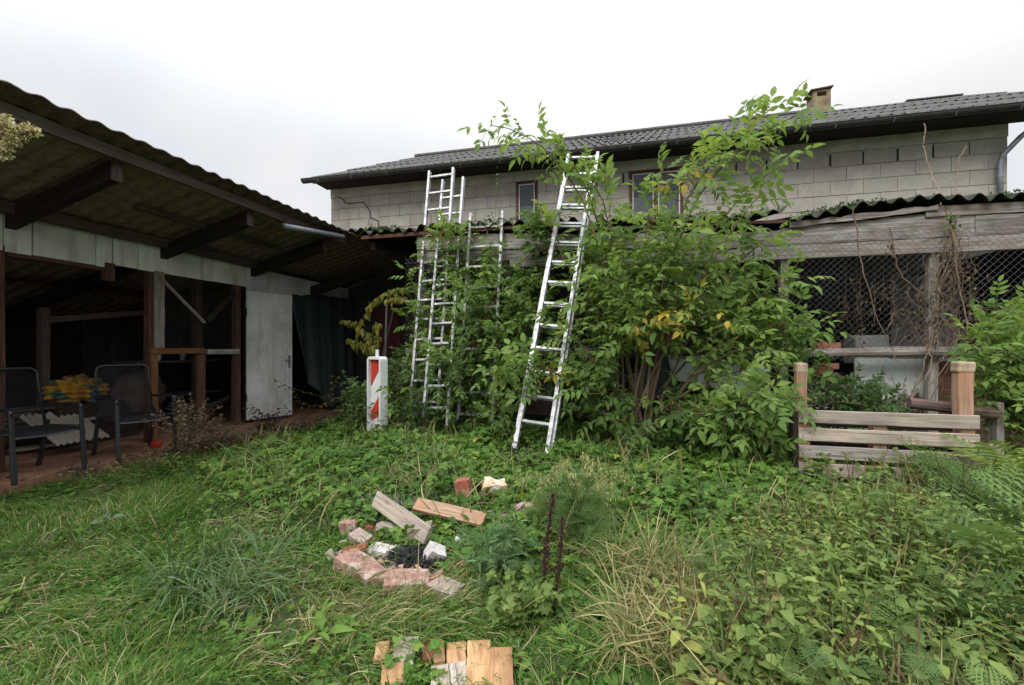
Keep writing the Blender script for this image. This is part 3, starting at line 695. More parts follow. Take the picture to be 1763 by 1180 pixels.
b = MB(); b.bar(pu(275, 478, SU + .05), pu(352, 556, SU + .05), .03, .035); b.build('brace', W_GREY, shed)
b = MB(); b.bar(pu(415, 492, SU - .02), pu(358, 552, SU - .02), .03, .07); b.build('brace', W_DARK, shed)
y0 = vy(280, 500); y1 = vy(412, 500)
chain('wire_mesh', M_WIRED, shed, lambda a, h, o: np.array([SU + .0 + o, y0 + a, 1.2 + h]), y1 - y0, .98, .045, .0020)
chain('wire_mesh', M_WIRED, shed, lambda a, h, o: np.array([-7.05 + o, 4.35 + a, .5 + h]), 1.4, 1.1, .045, .0020)
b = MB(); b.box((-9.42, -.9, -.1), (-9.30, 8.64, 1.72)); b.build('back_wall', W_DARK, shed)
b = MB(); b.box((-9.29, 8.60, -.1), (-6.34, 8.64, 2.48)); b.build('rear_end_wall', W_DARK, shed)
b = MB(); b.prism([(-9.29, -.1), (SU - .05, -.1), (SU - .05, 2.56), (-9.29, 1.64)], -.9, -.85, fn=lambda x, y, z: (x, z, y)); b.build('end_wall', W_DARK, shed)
b = MB(); b.box((-9.25, 2.45, -.01), (-7.4, 2.5, 1.85)); b.build('partition', W_RED, shed)
spost(-7.1, float(pu(75, 600, -7.1)[1]), 0, 1.72, .09, .09, W_EAVE, 'inner_post')
b = MB(); b.bar(pu(78, 551, -7.1), pu(256, 538, -6.9), .08, .075, seg=3, jit=.002); b.build('inner_beam', W_EAVE, shed)
# door, half open
hg = pu(423, 600, SU + .035); rt = np.array([-5.49, 6.42]); dv = rt - hg[:2]; dl = np.linalg.norm(dv); dv /= dl; dn = np.array([dv[1], -dv[0]])
def DP(s, o, z): q = hg[:2] + dv * s + dn * o; return (q[0], q[1], z)
b = MB(); V = [DP(s, o_, z) for z in (.05, 2.12) for s, o_ in ((0, 0), (dl, 0), (dl, .035), (0, .035))]
b.add(V, [(3, 2, 1, 0), (4, 5, 6, 7)] + [(i, (i + 1) % 4, 4 + (i + 1) % 4, 4 + i) for i in range(4)]); door = b.build('door', M_WHITE, shed, bevel=.003)
b = MB(); b.bar(DP(dl - .05, .039, .86), DP(dl - .05, .039, 1.08), .035, .008, up=(dn[0], dn[1], 0)); b.tube([DP(dl - .05, .04, 1.0), DP(dl - .05, .08, 1.0), DP(dl - .15, .085, 1.0)], .009, 8); b.build('handle', M_ZINC, door)
b = MB()
for z in (.35, 1.72): b.tube([DP(-.005, .04, z), DP(-.005, .04, z + .12)], .010, 8)
b.build('hinge', M_WIRED, door)
b = MB(); b.box((SU - .03, vy(424, 600) + .0, 0), (SU + .0, vy(440, 600), 2.13)); b.build('door_jamb', W_DARK, shed)
# grey pipe under the eave
b = MB(); b.tube([pu(488, 389, -4.22), pu(530, 397, -4.2), pu(590, 408, -4.18)], [.038, .040, .042], 12); o = b.build('eave_pipe', M_ZINC, None, smooth=True)
top(o, 'short grey pipe fixed below the edge of the shed roof beside the lean-to', 'pipe')

# ================================================================== tarpaulin hung in the shed doorway
def cloth(name, mat, top_pts, bot_pts, nu=46, nv=24, fold=.05, nf=9, parent=None):
    tp = np.array(top_pts); bp = np.array(bot_pts); V = []; s = np.linspace(0, 1, nu)
    ti = np.linspace(0, 1, len(tp)); bi = np.linspace(0, 1, len(bp))
    T_ = np.stack([np.interp(s, ti, tp[:, k]) for k in range(3)], 1); B_ = np.stack([np.interp(s, bi, bp[:, k]) for k in range(3)], 1)
    for j in range(nv):
        k = j / (nv - 1); P = T_ * (1 - k) + B_ * k; dp = fold * (.25 + k) * (np.sin(s * nf * 6.28 + 1.2 * k) + .4 * np.sin(s * nf * 14.3 + 2 * k)); P = P.copy(); P[:, 0] += dp; P[:, 1] += dp * .35; P[:, 2] += .01 * np.sin(s * 31)
        V.append(P)
    V = np.concatenate(V); I = np.arange(nv * nu).reshape(nv, nu); Q = np.stack([I[:-1, :-1], I[1:, :-1], I[1:, 1:], I[:-1, 1:]], -1).reshape(-1, 4)
    o = np_mesh(name, V, [Q], np.zeros(len(V)), mat, parent, smooth=True); m = o.modifiers.new('s', 'SOLIDIFY'); m.thickness = .003; return o
o = cloth('tarpaulin', M_TARP, [pu(500, 508, -5.7), pu(560, 509, -5.7), pu(606, 515, -5.68)], [(-5.58, 6.75, .95), (-5.45, 7.1, .30), (-5.42, 7.35, .04), (-5.4, 7.75, .06), (-5.5, 8.2, .2)], fold=.045, nf=4)
top(o, 'dark blue-green tarpaulin hanging in folds behind the half-open white door', 'tarpaulin')

# ================================================================== LADDERS
def ladder_section(root, foot, tip, width, rung_gap, n0, mat, rail=(.027, .068), side=np.array([1., 0, 0]), off=0., s0=.18, rung_r=.014, square=True, cap=True):
    foot = np.array(foot, float); tip = np.array(tip, float); d = tip - foot; L = np.linalg.norm(d); d /= L
    side = side - d * np.dot(side, d); side /= np.linalg.norm(side); nr = np.cross(side, d); foot = foot + nr * off; tip = foot + d * L
    for s in (-1, 1):
        b = MB(); b.bar(foot + side * s * width / 2, tip + side * s * width / 2, rail[0], rail[1], up=nr, seg=3)
        b.bar(foot + side * s * (width / 2 - .004) + nr * (rail[1] * .48), tip + side * s * (width / 2 - .004) + nr * (rail[1] * .48), rail[0] + .012, .006, up=nr)
        b.bar(foot + side * s * (width / 2 - .004) - nr * (rail[1] * .48), tip + side * s * (width / 2 - .004) - nr * (rail[1] * .48), rail[0] + .012, .006, up=nr)
        r = b.build('rail', mat, root, bevel=.0015)
        if cap: c = MB(); c.bar(foot - d * .012 + side * s * width / 2, foot + d * .03 + side * s * width / 2, rail[0] + .02, rail[1] + .012, up=nr); c.build('end_cap', M_BLACK, r)
    s = s0
    while s < L - .06:
        b = MB(); p = foot + d * s; b.bar(p - side * width / 2, p + side * width / 2, .030, .030, up=nr); b.build('rung', mat, root, bevel=.003); s += rung_gap
la_f = pt(915, 778, 4.47); la_t = pt(1004, 262, 5.80)
A = thing('extension_ladder', 'bright aluminium extension ladder standing in front of the big elder bush', 'ladder', la_f, 'ladders leaning on the lean-to')
sd_ = np.array([1., .0, 0.02])
ladder_section(A, la_f, la_t, .40, .28, 0, M_ALU, off=-.032, s0=.30, side=sd_)
dlt = (la_t - la_f); ladder_section(A, la_f + dlt * .0, la_f + dlt * .90 , .345, .28, 0, M_ALU, off=.032, s0=.30, side=sd_, cap=False)
dn_ = dlt / np.linalg.norm(dlt); sdn = sd_ - dn_ * np.dot(sd_, dn_); sdn /= np.linalg.norm(sdn); nrn = np.cross(sdn, dn_)
for k_ in (.86, .885):
    for s_ in (-1, 1):
        b = MB(); q = la_f + dlt * k_ + sdn * s_ * .195; b.bar(q - nrn * .07, q + nrn * .07, .012, .05, up=dn_); b.build('bracket', M_ZINC, A, bevel=.002)
Bf = pt(747, 737, 5.25); Bt = pv(779, 306, 5.97)
Bl = thing('extension_ladder', 'dull two-part aluminium ladder with staggered tops, left of the elder bush', 'ladder', Bf, 'ladders leaning on the lean-to')
ladder_section(Bl, Bf, Bt, .325, .28, 0, M_ALU2, off=-.035, s0=.25, rail=(.022, .055))
Bf2 = pt(733, 700, 5.55); Bt2 = pv(762, 296, 6.05)
ladder_section(Bl, Bf2, Bt2, .385, .28, 0, M_ALU2, off=.04, s0=.05, rail=(.022, .055))
Cf = pt(818, 728, 5.45); Ct = pv(838, 366, 5.66)
Cl = thing('single_ladder', 'short single aluminium ladder half hidden in leaves between two taller ladders', 'ladder', Cf, 'ladders leaning on the lean-to')
ladder_section(Cl, Cf, Ct, .46, .28, 0, M_ALU2, off=0, s0=.10, rail=(.022, .045))

# ================================================================== TRAFFIC BEACON
sf = np.array([-2.79, 4.68, 0.10]); sg = thing('traffic_beacon', 'red and white striped traffic beacon standing in weeds by the dark passage', 'traffic beacon', sf)
fx = norm(np.array([.93, -.36, 0])); fy = np.array([-fx[1], fx[0], 0])      # faces slightly to the left of the camera
def SP(x, d, z): q = sf + fx * x + fy * d; return (q[0], q[1], sf[2] + z)
def rrect(w_, h0, h1, r): 
    o_ = []
    for cxx, cyy, a0 in ((w_ - r, h0 + r, -90), (w_ - r, h1 - r, 0), (-w_ + r, h1 - r, 90), (-w_ + r, h0 + r, 180)):
        for k in range(5): a_ = R(a0 + k * 22.5); o_.append((cxx + r * math.cos(a_), cyy + r * math.sin(a_)))
    return o_
b = MB(); out = rrect(.125, .05, 1.0, .045); inn = rrect(.098, .22, .965, .012); n_ = len(out)
vs = [SP(x, -.055, z) for x, z in out] + [SP(x, .055, z) for x, z in out] + [SP(x, -.055, z) for x, z in inn] + [SP(x, .055, z) for x, z in inn]
fs = []
for i in range(n_):
    j = (i + 1) % n_; fs += [(i, j, n_ + j, n_ + i), (2 * n_ + j, 2 * n_ + i, 3 * n_ + i, 3 * n_ + j), (j, i, 2 * n_ + i, 2 * n_ + j), (n_ + i, n_ + j, 3 * n_ + j, 3 * n_ + i)]
b.add(vs, fs); b.build('frame', M_PLASTIC, sg, bevel=.004)
b = MB(); b.prism([(-.097, .221), (.097, .221), (.097, .964), (-.097, .964)], -.012, .012, fn=lambda x, y, z: SP(x, z, y)); pn = b.build('panel', M_PLASTIC, sg)
b = MB()
for s_ in (-1, 1):
    for quad in ([(-.095, .64), (.095, .90), (.095, .961), (-.095, .961)], [(-.095, .225), (.095, .31), (.095, .60), (-.095, .34)]):
        if s_ > 0: quad = [(-x, z) for x, z in quad][::-1]
        b.prism(quad, s_ * .0125, s_ * .0145, fn=lambda x, y, z: SP(x, z, y))
b.build('red_stripe', M_RED, pn)
b = MB(); b.tube([SP(0, 0, .99), SP(0, 0, 1.085)], .021, 12); b.build('top_peg', M_PLASTIC, sg)
b = MB(); b.prism(rrect(.17, -.17, .17, .05), -.06, .05, fn=lambda x, y, z: SP(x, y, z)); b.build('base', M_BLACK, sg)

# ================================================================== GARDEN CHAIRS (built facing +x, seat centre over the origin)
def make_chair():
    t = thing('garden_chair', 'left black metal garden armchair at the shed edge, cut by the photo edge', 'chair', (0, 0, 0), 'black garden armchairs at the shed')
    wd = .52; z = .42
    for s in (-1, 1):
        y = s * wd / 2
        b = MB(); b.bar((.29, y, 0), (.24, y, .62), .042, .026, up=(1, 0, 0), taper=.8); b.build('leg', M_BLACK, t, bevel=.006)
        b = MB(); b.bar((-.33, y, 0), (-.20, y, .48), .042, .026, up=(1, 0, 0), taper=.8); b.build('leg', M_BLACK, t, bevel=.006)
        b = MB(); b.tube([(.245, y, .60), (.235, y, .635), (.20, y, .655), (.05, y, .650), (-.20, y, .63), (-.265, y, .625)], .015, 8); b.build('armrest', M_BLACK, t, smooth=True)
    fr = MB(); tl = lambda zz: -.215 - (zz - .42) * .22
    pts = [(tl(.42), -.25, .42), (tl(.88), -.245, .88)] + [(tl(.88 + .07 * math.sin(a)), -.175 - .07 * math.cos(a), .93 + .07 * math.sin(a)) for a in np.linspace(0, math.pi / 2, 5)]
    pts += [(p[0], -p[1], p[2]) for p in pts[::-1]]; fr.tube(pts, .013, 8); fr.tube([(-.21, -.25, .42), (.24, -.25, .435)], .013, 8); fr.tube([(-.21, .25, .42), (.24, .25, .435)], .013, 8)
    fr.build('frame', M_BLACK, t, smooth=True)
    bk = MB()
    for k in range(31):
        y = -.235 + .47 * k / 30; bk.bar((tl(.44) + .01 * math.cos(y * 6), y, .44), (tl(.985), y * .97, .985 if abs(y) < .18 else .95), .0018, .0018)
        zz = .44 + .54 * k / 30; bk.bar((tl(zz), -.238, zz), (tl(zz), .238, zz), .0018, .0018)
    bk.build('backrest', M_CHMESH, t)
    st = MB(); n = 14; V = []
    for i in range(n):
        for j in range(n):
            x = -.21 + .47 * i / (n - 1); y = -.25 + .5 * j / (n - 1); V.append((x, y, .43 - .022 * math.sin(math.pi * j / (n - 1)) * math.sin(math.pi * min(i / (n - 1), .8)) - (.03 * ((i - 10) / 3) ** 2 if i > 10 else 0)))
    m = len(V); V += [(a_, b_, c_ - .006) for a_, b_, c_ in V]; Fq = []
    for i in range(n - 1):
        for j in range(n - 1):
            q = i * n + j; Fq += [(q, q + n, q + n + 1, q + 1), (m + q + 1, m + q + n + 1, m + q + n, m + q)]
    for k in range(n - 1): Fq += [(k, k + 1, m + k + 1, m + k), ((n - 1) * n + k + 1, (n - 1) * n + k, m + (n - 1) * n + k, m + (n - 1) * n + k + 1), ((k + 1) * n, k * n, m + k * n, m + (k + 1) * n), (k * n + n - 1, (k + 1) * n + n - 1, m + (k + 1) * n + n - 1, m + k * n + n - 1)]
    st.add(V, Fq); st.build('seat', M_BLACK, t, smooth=True)
    return t
def copy_tree(o, parent=None):
    c = o.copy(); COL.objects.link(c)
    if parent is not None: c.parent = parent
    for ch_ in list(o.children): copy_tree(ch_, c)
    return c
c1 = make_chair(); c2 = copy_tree(c1)
c1.location = (-5.41, 2.92, .0); c1.rotation_euler = (0, 0, R(1))
c2['label'] = 'right black metal garden armchair, standing beside the orange shed post'
f2 = np.array([.97, -.25]); p2_ = np.array([-5.1, 3.47]) - f2 * .29 + np.array([.25, .97]) * .26
c2.location = (p2_[0], p2_[1], 0); c2.rotation_euler = (0, 0, math.atan2(f2[1], f2[0]))
# ================================================================== THINGS IN THE SHED AND THE AVIARY
for k in range(9):
    b = MB(); y = 3.1 + random.uniform(-.05, .15); a_ = random.uniform(-.25, .25); x = -6.75 + random.uniform(-.35, .3); L = random.uniform(.8, 1.2); z = .06 + k * .055 + random.uniform(-.01, .01)
    b.bar((x, y + .15 - a_ * .3, z), (x + a_ * .3, y + .15 + L, z + random.uniform(-.05, .08)), random.uniform(.14, .3), random.uniform(.02, .035), seg=3, jit=.003)
    o = b.build('waste_board', random.choice((W_EAVE, W_RED, W_GREY, W_PALLET)), None, bevel=.002)
    top(o, 'old board in the jumbled board pile behind the left garden chair', 'board', 'boards piled inside the shed')
o = corr('slatted_panel', W_PALLET, None, (3.45, 3.95), [(0, 1, 0)], lambda A, T: (-6.55 + .6 * T + 0 * A, A, .44 - .30 * T + 0 * A), pitch=.06, amp=.012, per=6)
top(o, 'ribbed wooden panel lying slanted on the shed floor between the two chairs', 'panel')
b = MB(); b.box((-7.0, 3.75, 0.0), (-6.45, 4.65, .50)); o = b.build('storage_box', W_DARK, None, bevel=.01); top(o, 'dark low box under the colourful cushion inside the shed', 'box')
def lumpy(name, c, r, mat, n=18, amp=.18, parent=None, sx=(1, 1, 1), seed=0, freq=3., fine=0.):
    V = []; 
    for i in range(n + 1):
        for j in range(2 * n):
            th = math.pi * i / n; ph = math.pi * j / n; d = np.array([math.sin(th) * math.cos(ph), math.sin(th) * math.sin(ph), math.cos(th)])
            k = 1 + amp * (math.sin(d[0] * freq * 2 + seed) * math.cos(d[1] * freq * 2.3 + seed * 2) + .5 * math.sin(d[2] * freq * 4 + seed)) + fine * random.uniform(-1, 1)
            V.append(np.array(c) + d * r * k * np.array(sx))
    b = MB(); m = 2 * n; b.add(V, [(i * m + j, i * m + (j + 1) % m, (i + 1) * m + (j + 1) % m, (i + 1) * m + j) for i in range(n) for j in range(m)], t=.5)
    return b.build(name, mat, parent, smooth=True)
def cushion_mat():
    m, t, b, o = newmat('patterned_fabric'); c = objco(t); v = N(t, 'ShaderNodeTexVoronoi'); v.inputs['Scale'].default_value = 8.; t.links.new(c, v.inputs['Vector'])
    s_ = N(t, 'ShaderNodeSeparateColor'); t.links.new(v.outputs['Color'], s_.inputs[0])
    col = ramp(t, s_.outputs[0], [(0, (.34, .16, .015)), (.3, (.32, .20, .02)), (.45, (.25, .04, .02)), (.6, (.02, .09, .15)), (.75, (.05, .10, .03)), (1, (.25, .10, .015))])
    t.links.new(col, b.inputs['Base Color']); b.inputs['Roughness'].default_value = .9; return m
o = lumpy('cushion', (-6.7, 4.08, .66), .25, cushion_mat(), sx=(.9, 1.15, .7), amp=.22, seed=2, freq=4.5, n=30); top(o, 'colourful yellow, red and blue patterned cushion inside the shed', 'cushion')
o = lumpy('sack', (-6.6, 4.75, .55), .34, W_EAVE, sx=(.8, 1, .9), amp=.1, seed=5); top(o, 'brown sack behind the mesh back of the right garden chair', 'sack')
sh = thing('shelf_rack', 'dark wooden shelf rack behind the wire mesh bay of the shed', 'shelf', (-6.9, 5.3, 0))
for z in (.45, .98): b = MB(); b.box((-7.15, 4.75, z), (-6.65, 6.1, z + .03)); b.build('shelf', W_EAVE, sh)
for y in (4.77, 6.08): b = MB(); b.box((-7.15, y - .02, 0), (-7.10, y + .02, 1.3)); b.build('upright', W_DARK, sh)
for i, (y, r_, h_, mt, lb) in enumerate([(5.15, .05, .09, M_PLASTIC, 'small white pot at the left end of the shed shelf'), (5.55, .045, .13, M_ZINC, 'grey tin on the shed shelf behind the middle post'), (5.78, .06, .10, M_PLASTIC, 'white cup on the shed shelf nearest the white door')]):
    b = MB(); b.tube([(-6.8, y, 1.012), (-6.8, y, 1.012 + h_ * .5), (-6.8, y, 1.012 + h_)], [r_ * .8, r_, r_ * 1.05], 14); o = b.build('pot', mt); top(o, lb, 'pot', 'pots on the shed shelf')
b = MB()
for k in range(3): b.tube([(-6.3 + .03 * k, 4.9 + 1.0 * s, .33 + .04 * k - .10 * math.sin(math.pi * s)) for s in np.linspace(0, 1, 9)], .007, 6)
o = b.build('wire_bundle', M_ZINC); top(o, 'loose grey wires strung low behind the wooden shed posts', 'wire')
b = MB(); b.tube([(-5.42, 4.1, 0), (-5.42, 4.1, .05), (-5.42, 4.1, .07)], [.05, .062, .064], 12); o = b.build('red_tub', M_RED, None, bevel=.01); top(o, 'small red tub on the floor beside the orange shed post', 'tub')
# aviary contents
def mouldy_mat():
    m, t, b, o = newmat('mouldy_white_board'); c = objco(t); n = noise(t, mapping(t, c, (2.2, 1, .9)), 5.5, 6, .7)
    s_ = N(t, 'ShaderNodeSeparateXYZ'); t.links.new(c, s_.inputs[0]); mp = N(t, 'ShaderNodeMapRange'); mp.inputs[1].default_value = .25; mp.inputs[2].default_value = .85; mp.inputs[3].default_value = .16; mp.inputs[4].default_value = -.08
    t.links.new(s_.outputs[2], mp.inputs[0]); ad = N(t, 'ShaderNodeMath', operation='ADD'); t.links.new(n, ad.inputs[0]); t.links.new(mp.outputs[0], ad.inputs[1])
    t.links.new(ramp(t, ad.outputs[0], [(.50, (.42, .43, .41)), (.56, (.20, .21, .18)), (.62, (.06, .04, .03))]), b.inputs['Base Color']); b.inputs['Roughness'].default_value = .9; return m
b = MB(); b.box((2.72, 5.86, .10), (3.50, 5.885, 1.08)); o = b.build('mouldy_board', mouldy_mat(), None); top(o, 'stained off-white board with dark mould behind the pallet', 'board')
b = MB(); b.box((2.86, 6.15, 1.0), (3.22, 6.45, 1.36)); o = b.build('grey_crate', plain('faded_grey_plastic', (.22, .23, .21), .7), None, bevel=.02); top(o, 'faded grey crate just above the mesh rail in the aviary', 'crate')
k = 0
for (z, xa) in ((.80, 2.42), (.875, 2.30), (.95, 2.36), (1.20, 2.38)):
    b = MB(); b.box((xa, 5.95, z), (xa + .24, 6.06, z + .07)); o = b.build('brick', B_RED, None, bevel=.004); k += 1
    top(o, ['lowest red brick of the stack behind the left pallet post', 'red brick second from the bottom of the stack behind the mesh rail', 'red brick just under the mesh rail on the stack', 'red brick seen above the mesh rail through the chain-link'][k - 1], 'brick', 'bricks stacked in the aviary')
b = MB(); b.box((2.2, 5.93, -.05), (2.75, 6.10, .795)); o = b.build('brick_pier', B_GREY, None, bevel=.005); top(o, 'low dull brick pier carrying red bricks in the aviary', 'pier')
o = cloth('plastic_sheet', plain('crumpled_white_plastic', (.72, .75, .80), .35, var=.2, sc=9), [pv(1150, 610, 5.52), pv(1240, 618, 5.50), pv(1325, 635, 5.52)], [pv(1150, 650, 5.50), pv(1240, 672, 5.44), pv(1322, 700, 5.48)], fold=.035, nf=5); top(o, 'crumpled whitish plastic sheet glimpsed through the elder leaves', 'plastic sheet')
o = cloth('dark_sheet', plain('blue_black_plastic', (.03, .035, .045), .4), [pv(1105, 600, 5.56), pv(1160, 600, 5.56)], [pv(1100, 690, 5.50), pv(1170, 690, 5.52)], fold=.03, nf=3); top(o, 'dark bluish plastic hanging beside the elder trunk', 'plastic sheet')
b = MB(); b.bar((-4.55, 7.4, .1), (-4.18, 7.6, 1.95), .05, .03); o = b.build('leaning_batten', W_GREY); top(o, 'slanted grey batten leaning before the maroon door', 'batten')
b = MB(); b.bar((-3.98, 6.9, .1), (-3.98, 7.0, 2.0), .035, .03); o = b.build('upright_batten', W_GREY); top(o, 'thin upright batten standing right of the maroon door', 'batten')

# ================================================================== PALLET, POSTS, LOG FRAME
def PP(px, py, t_): return pt(px, py, t_)
pl0 = pv(1375, 707, 3.96); pl1 = pv(1686, 716, 3.955)
pal = thing('wooden_pallet', 'weathered wooden pallet standing upright on its edge among the weeds', 'pallet', (pl0 + pl1) / 2 * [1, 1, 0])
zt = .705
for k, (za, zb, mt) in enumerate([(0, 0, W_PALLET), (-.145, -.14, W_PALLET), (-.285, -.285, W_GREY), (-.425, -.42, W_PALLET), (-.565, -.56, W_PALLET)]):
    b = MB(); b.bar((pl0[0], 3.96, zt + za - .055), (pl1[0], 3.955, zt + zb - .058), .022, .102, seg=9, jit=.0016); b.build('slat', mt, pal, bevel=.004)
for x in (pl0[0] + .045, (pl0[0] + pl1[0]) / 2 - .02, pl1[0] - .055):
    b = MB(); b.bar((x, 4.02, zt - .62), (x, 4.02, zt - .02), .09, .09, up=(0, 1, 0), seg=2, jit=.002); b.build('bearer', W_POST, pal, bevel=.005)
for za in (.10, .33, .56):
    b = MB(); b.bar((pl0[0] + .01, 4.077, zt - za), (pl1[0] - .01, 4.077, zt - za), .02, .10); b.build('rear_slat', W_DARK, pal)
b = MB()
for x in (pl0[0] + .05, pl1[0] - .05):
    for k in range(4):
        for q in (-.025, .025): b.tube([(x + q, 3.949, zt - .055 - .142 * k + q * .6), (x + q, 3.946, zt - .055 - .142 * k + q * .6)], .005, 6)
b.build('nail', M_WIRED, pal)
W_HEAD = wood('sawn_post_end', (.24, .16, .10), (.42, .32, .22), (.52, .43, .33), (.12, .08, .05), .6)
def cpost(px, py, x_w, cap, label, y=4.12):
    c = pv(px, py, y); root = thing('timber_post', label, 'post', (c[0], y, float(gz(c[0], y))), 'timber posts behind the pallet')
    b = MB(); b.bar((c[0], y, gz(c[0], y) - .1), (c[0] - .01, y, c[2] - .07), x_w, x_w * .8, up=(0, 1, 0), seg=5, jit=.003); b.build('shaft', W_POST, root, bevel=.008)
    b = MB(); b.bar((c[0] - .01, y, c[2] - .085), (c[0] - .008, y, c[2]), x_w + cap, x_w * .8 + cap, up=(0, 1, 0), seg=2, jit=.004); b.build('head', W_HEAD, root, bevel=.014)
cpost(1380, 625, .08, .010, 'orange-brown timber post with a split pale top at the left end of the pallet')
cpost(1660, 623, .10, .014, 'stout timber post with a pale square block head at the right end of the pallet')
fr = thing('log_frame', 'low frame of a round brown log on a short post right of the pallet', 'log frame', tuple(pv(1712, 800, 4.3) * [1, 1, 0]))
b = MB(); l0 = pv(1565, 694, 4.36); l1 = pv(1716, 712, 4.28); b.tube([l0 + (l1 - l0) * k for k in np.linspace(0, 1, 7)], [.046, .048, .045, .049, .047, .05, .048], 12); b.build('log', wood('mossy_log', (.05, .035, .03), (.15, .10, .08), (.26, .20, .16), green=.5), fr)
b = MB(); q = pv(1712, 700, 4.34); b.bar((q[0], q[1], 0), (q[0], q[1], q[2] + .04), .05, .12, up=(0, 1, 0)); b.build('post', W_GREY, fr, bevel=.005)
b = MB(); q = pv(1700, 765, 4.2); b.bar((q[0], q[1], 0), (q[0], q[1], q[2]), .13, .05, up=(0, 1, 0)); b.build('board', W_PALLET, fr, bevel=.004)
b = MB(); q = pv(1366, 718, 4.02); b.bar((q[0], q[1], 0), (q[0], q[1], q[2]), .04, .09, up=(0, 1, 0), seg=3, jit=.002); o = b.build('narrow_plank', W_DARK, None, bevel=.003); top(o, 'narrow dark plank on end against the left side of the pallet', 'plank')

# ================================================================== FIRE PIT: BRICKS, BOARDS, ASH
def brick(px, py, L, Wd, H, rz, tilt, mat, label, cat='brick', grp='bricks around the fire pit', name='brick', roll=0., rough=.0045, dz=.004):
    p = pg(px, py); M = Matrix.Rotation(R(rz), 3, 'Z') @ Matrix.Rotation(R(tilt), 3, 'Y') @ Matrix.Rotation(R(roll), 3, 'X')
    lowest = -(abs(M[2][0]) * L + abs(M[2][1]) * Wd + abs(M[2][2]) * H) / 2
    bm = bmesh.new(); bmesh.ops.create_cube(bm, size=1.); bmesh.ops.subdivide_edges(bm, edges=bm.edges, cuts=1 if rough < .0105 else 3, use_grid_fill=True)
    for v in bm.verts: v.co = Vector((v.co.x * L, v.co.y * Wd, v.co.z * H)) + Vector([random.uniform(-1, 1) * rough for _ in range(3)])
    bmesh.ops.bevel(bm, geom=[e for e in bm.edges if e.calc_face_angle(0) > 1.], offset=.003, segments=1)
    me = bpy.data.meshes.new(name); bm.to_mesh(me); bm.free(); me.transform(M.to_4x4())
    o = link(name, me, None, mat); o.location = (p[0], p[1], float(gz(p[0], p[1])) - lowest - .012 + dz); tag(o, label, cat, grp); return o
brick(606, 920, .115, .11, .10, 8, -6, B_PINK, 'pink brick standing at the top left of the brick ring')
brick(632, 922, .07, .06, .07, 30, 10, B_RED, 'small red brick fragment just right of the top left pink brick')
brick(621, 940, .13, .08, .06, -20, 10, B_GREY, 'grey-pink brick half below the two top left bricks', roll=12)
brick(612, 958, .13, .09, .05, 25, -8, B_RED, 'flat red brick piece on the left side of the brick ring')
brick(655, 962, .14, .10, .075, -8, 0, B_WHITE, 'whitewashed brick left of the black ashes')
brick(668, 922, .135, .10, .06, 5, 8, B_GREY, 'grey-brown brick below the slanting grey board', roll=-10)
brick(608, 897, .12, .10, .05, 0, 0, B_GREY, 'dull brown brick in the grass, farthest up the left side', roll=8)
brick(612, 984, .20, .14, .07, -18, 6, B_PINK, 'large broken pink brick at the left point of the ring')
brick(636, 998, .16, .12, .06, -30, 5, B_PINK, 'pale pink brick between the left point and the front bricks', roll=8)
brick(674, 986, .15, .09, .06, -10, 8, B_PINK, 'flat pink brick touching the front left of the ashes')
brick(663, 1004, .19, .115, .065, 15, -4, B_PINK, 'broad pink brick lying in front of the ashes')
brick(700, 1018, .22, .12, .07, 25, 4, B_PINK, 'foremost pinkish-white brick with a broken face', roll=10)
brick(716, 1006, .14, .10, .06, -28, 6, B_PINK, 'rosy brick tucked right of the foremost brick')
brick(740, 1018, .07, .06, .05, 10, 0, B_RED, 'small bright red brick chip in front of the pit')
brick(748, 972, .10, .08, .08, 40, 30, B_WHITE, 'brown brick with a broken white face right of the ashes', roll=20)
brick(722, 938, .13, .12, .13, 12, 0, B_MOSS, 'squat mossy stone behind the ashes', 'stone', None, 'stone', rough=.012)
brick(768, 1026, .15, .12, .07, -15, 0, B_GREY, 'brown stone half buried right of the front bricks', 'stone', None, 'stone', rough=.010)
brick(799, 872, .10, .09, .20, 10, -8, B_RED, 'red brick standing on end behind the orange board')
brick(850, 868, .17, .10, .16, 25, 10, brick_mat('scorched_brick', (.40, .20, .10), (.62, .42, .28), (.80, .76, .70), (.82, .80, .77)), 'chipped white and orange brick at the back of the pit', roll=10, rough=.012)
brick(848, 893, .10, .08, .06, -20, 0, B_WHITE, 'small pale brick piece between the orange board and the round stone')
brick(872, 898, .12, .10, .06, 15, 5, B_PINK, 'low pink brick lying against the round stone', roll=5)
brick(795, 944, .09, .05, .05, 30, 20, B_WHITE, 'small white brick chip among the leaves right of the ashes')
brick(690, 946, .07, .05, .03, 30, 5, B_WHITE, 'tiny whitish brick chip above the whitewashed brick')
brick(770, 942, .05, .05, .04, 10, 0, B_MOSS, 'small mossy pebble right of the squat stone', 'stone', None, 'stone')
for k in range(18):
    a_ = random.uniform(0, 6.28); x_, y_ = 690 + 100 * math.cos(a_) * random.uniform(.75, 1.25) , 962 + 62 * math.sin(a_) * random.uniform(.7, 1.2)
    brick(x_, y_, random.uniform(.035, .08), random.uniform(.03, .06), random.uniform(.025, .045), random.uniform(0, 180), random.uniform(-25, 25), random.choice((B_PINK, B_RED, B_GREY, B_GREY, B_WHITE)), 'small broken brick fragment in the rubble of the fire pit', 'brick fragment', 'broken brick fragments round the fire pit', 'brick_fragment', roll=random.uniform(-20, 20))
p = pg(905, 905); o = lumpy('round_stone', (p[0], p[1], p[2] + .075), .088, brick_mat('pink_stone', (.22, .12, .11), (.36, .24, .22), (.45, .36, .34), (.40, .36, .33)), n=14, amp=.04, sx=(1, .9, .95)); top(o, 'round smooth pinkish stone at the right of the fire pit', 'stone')
p = pg(706, 978); b = MB()
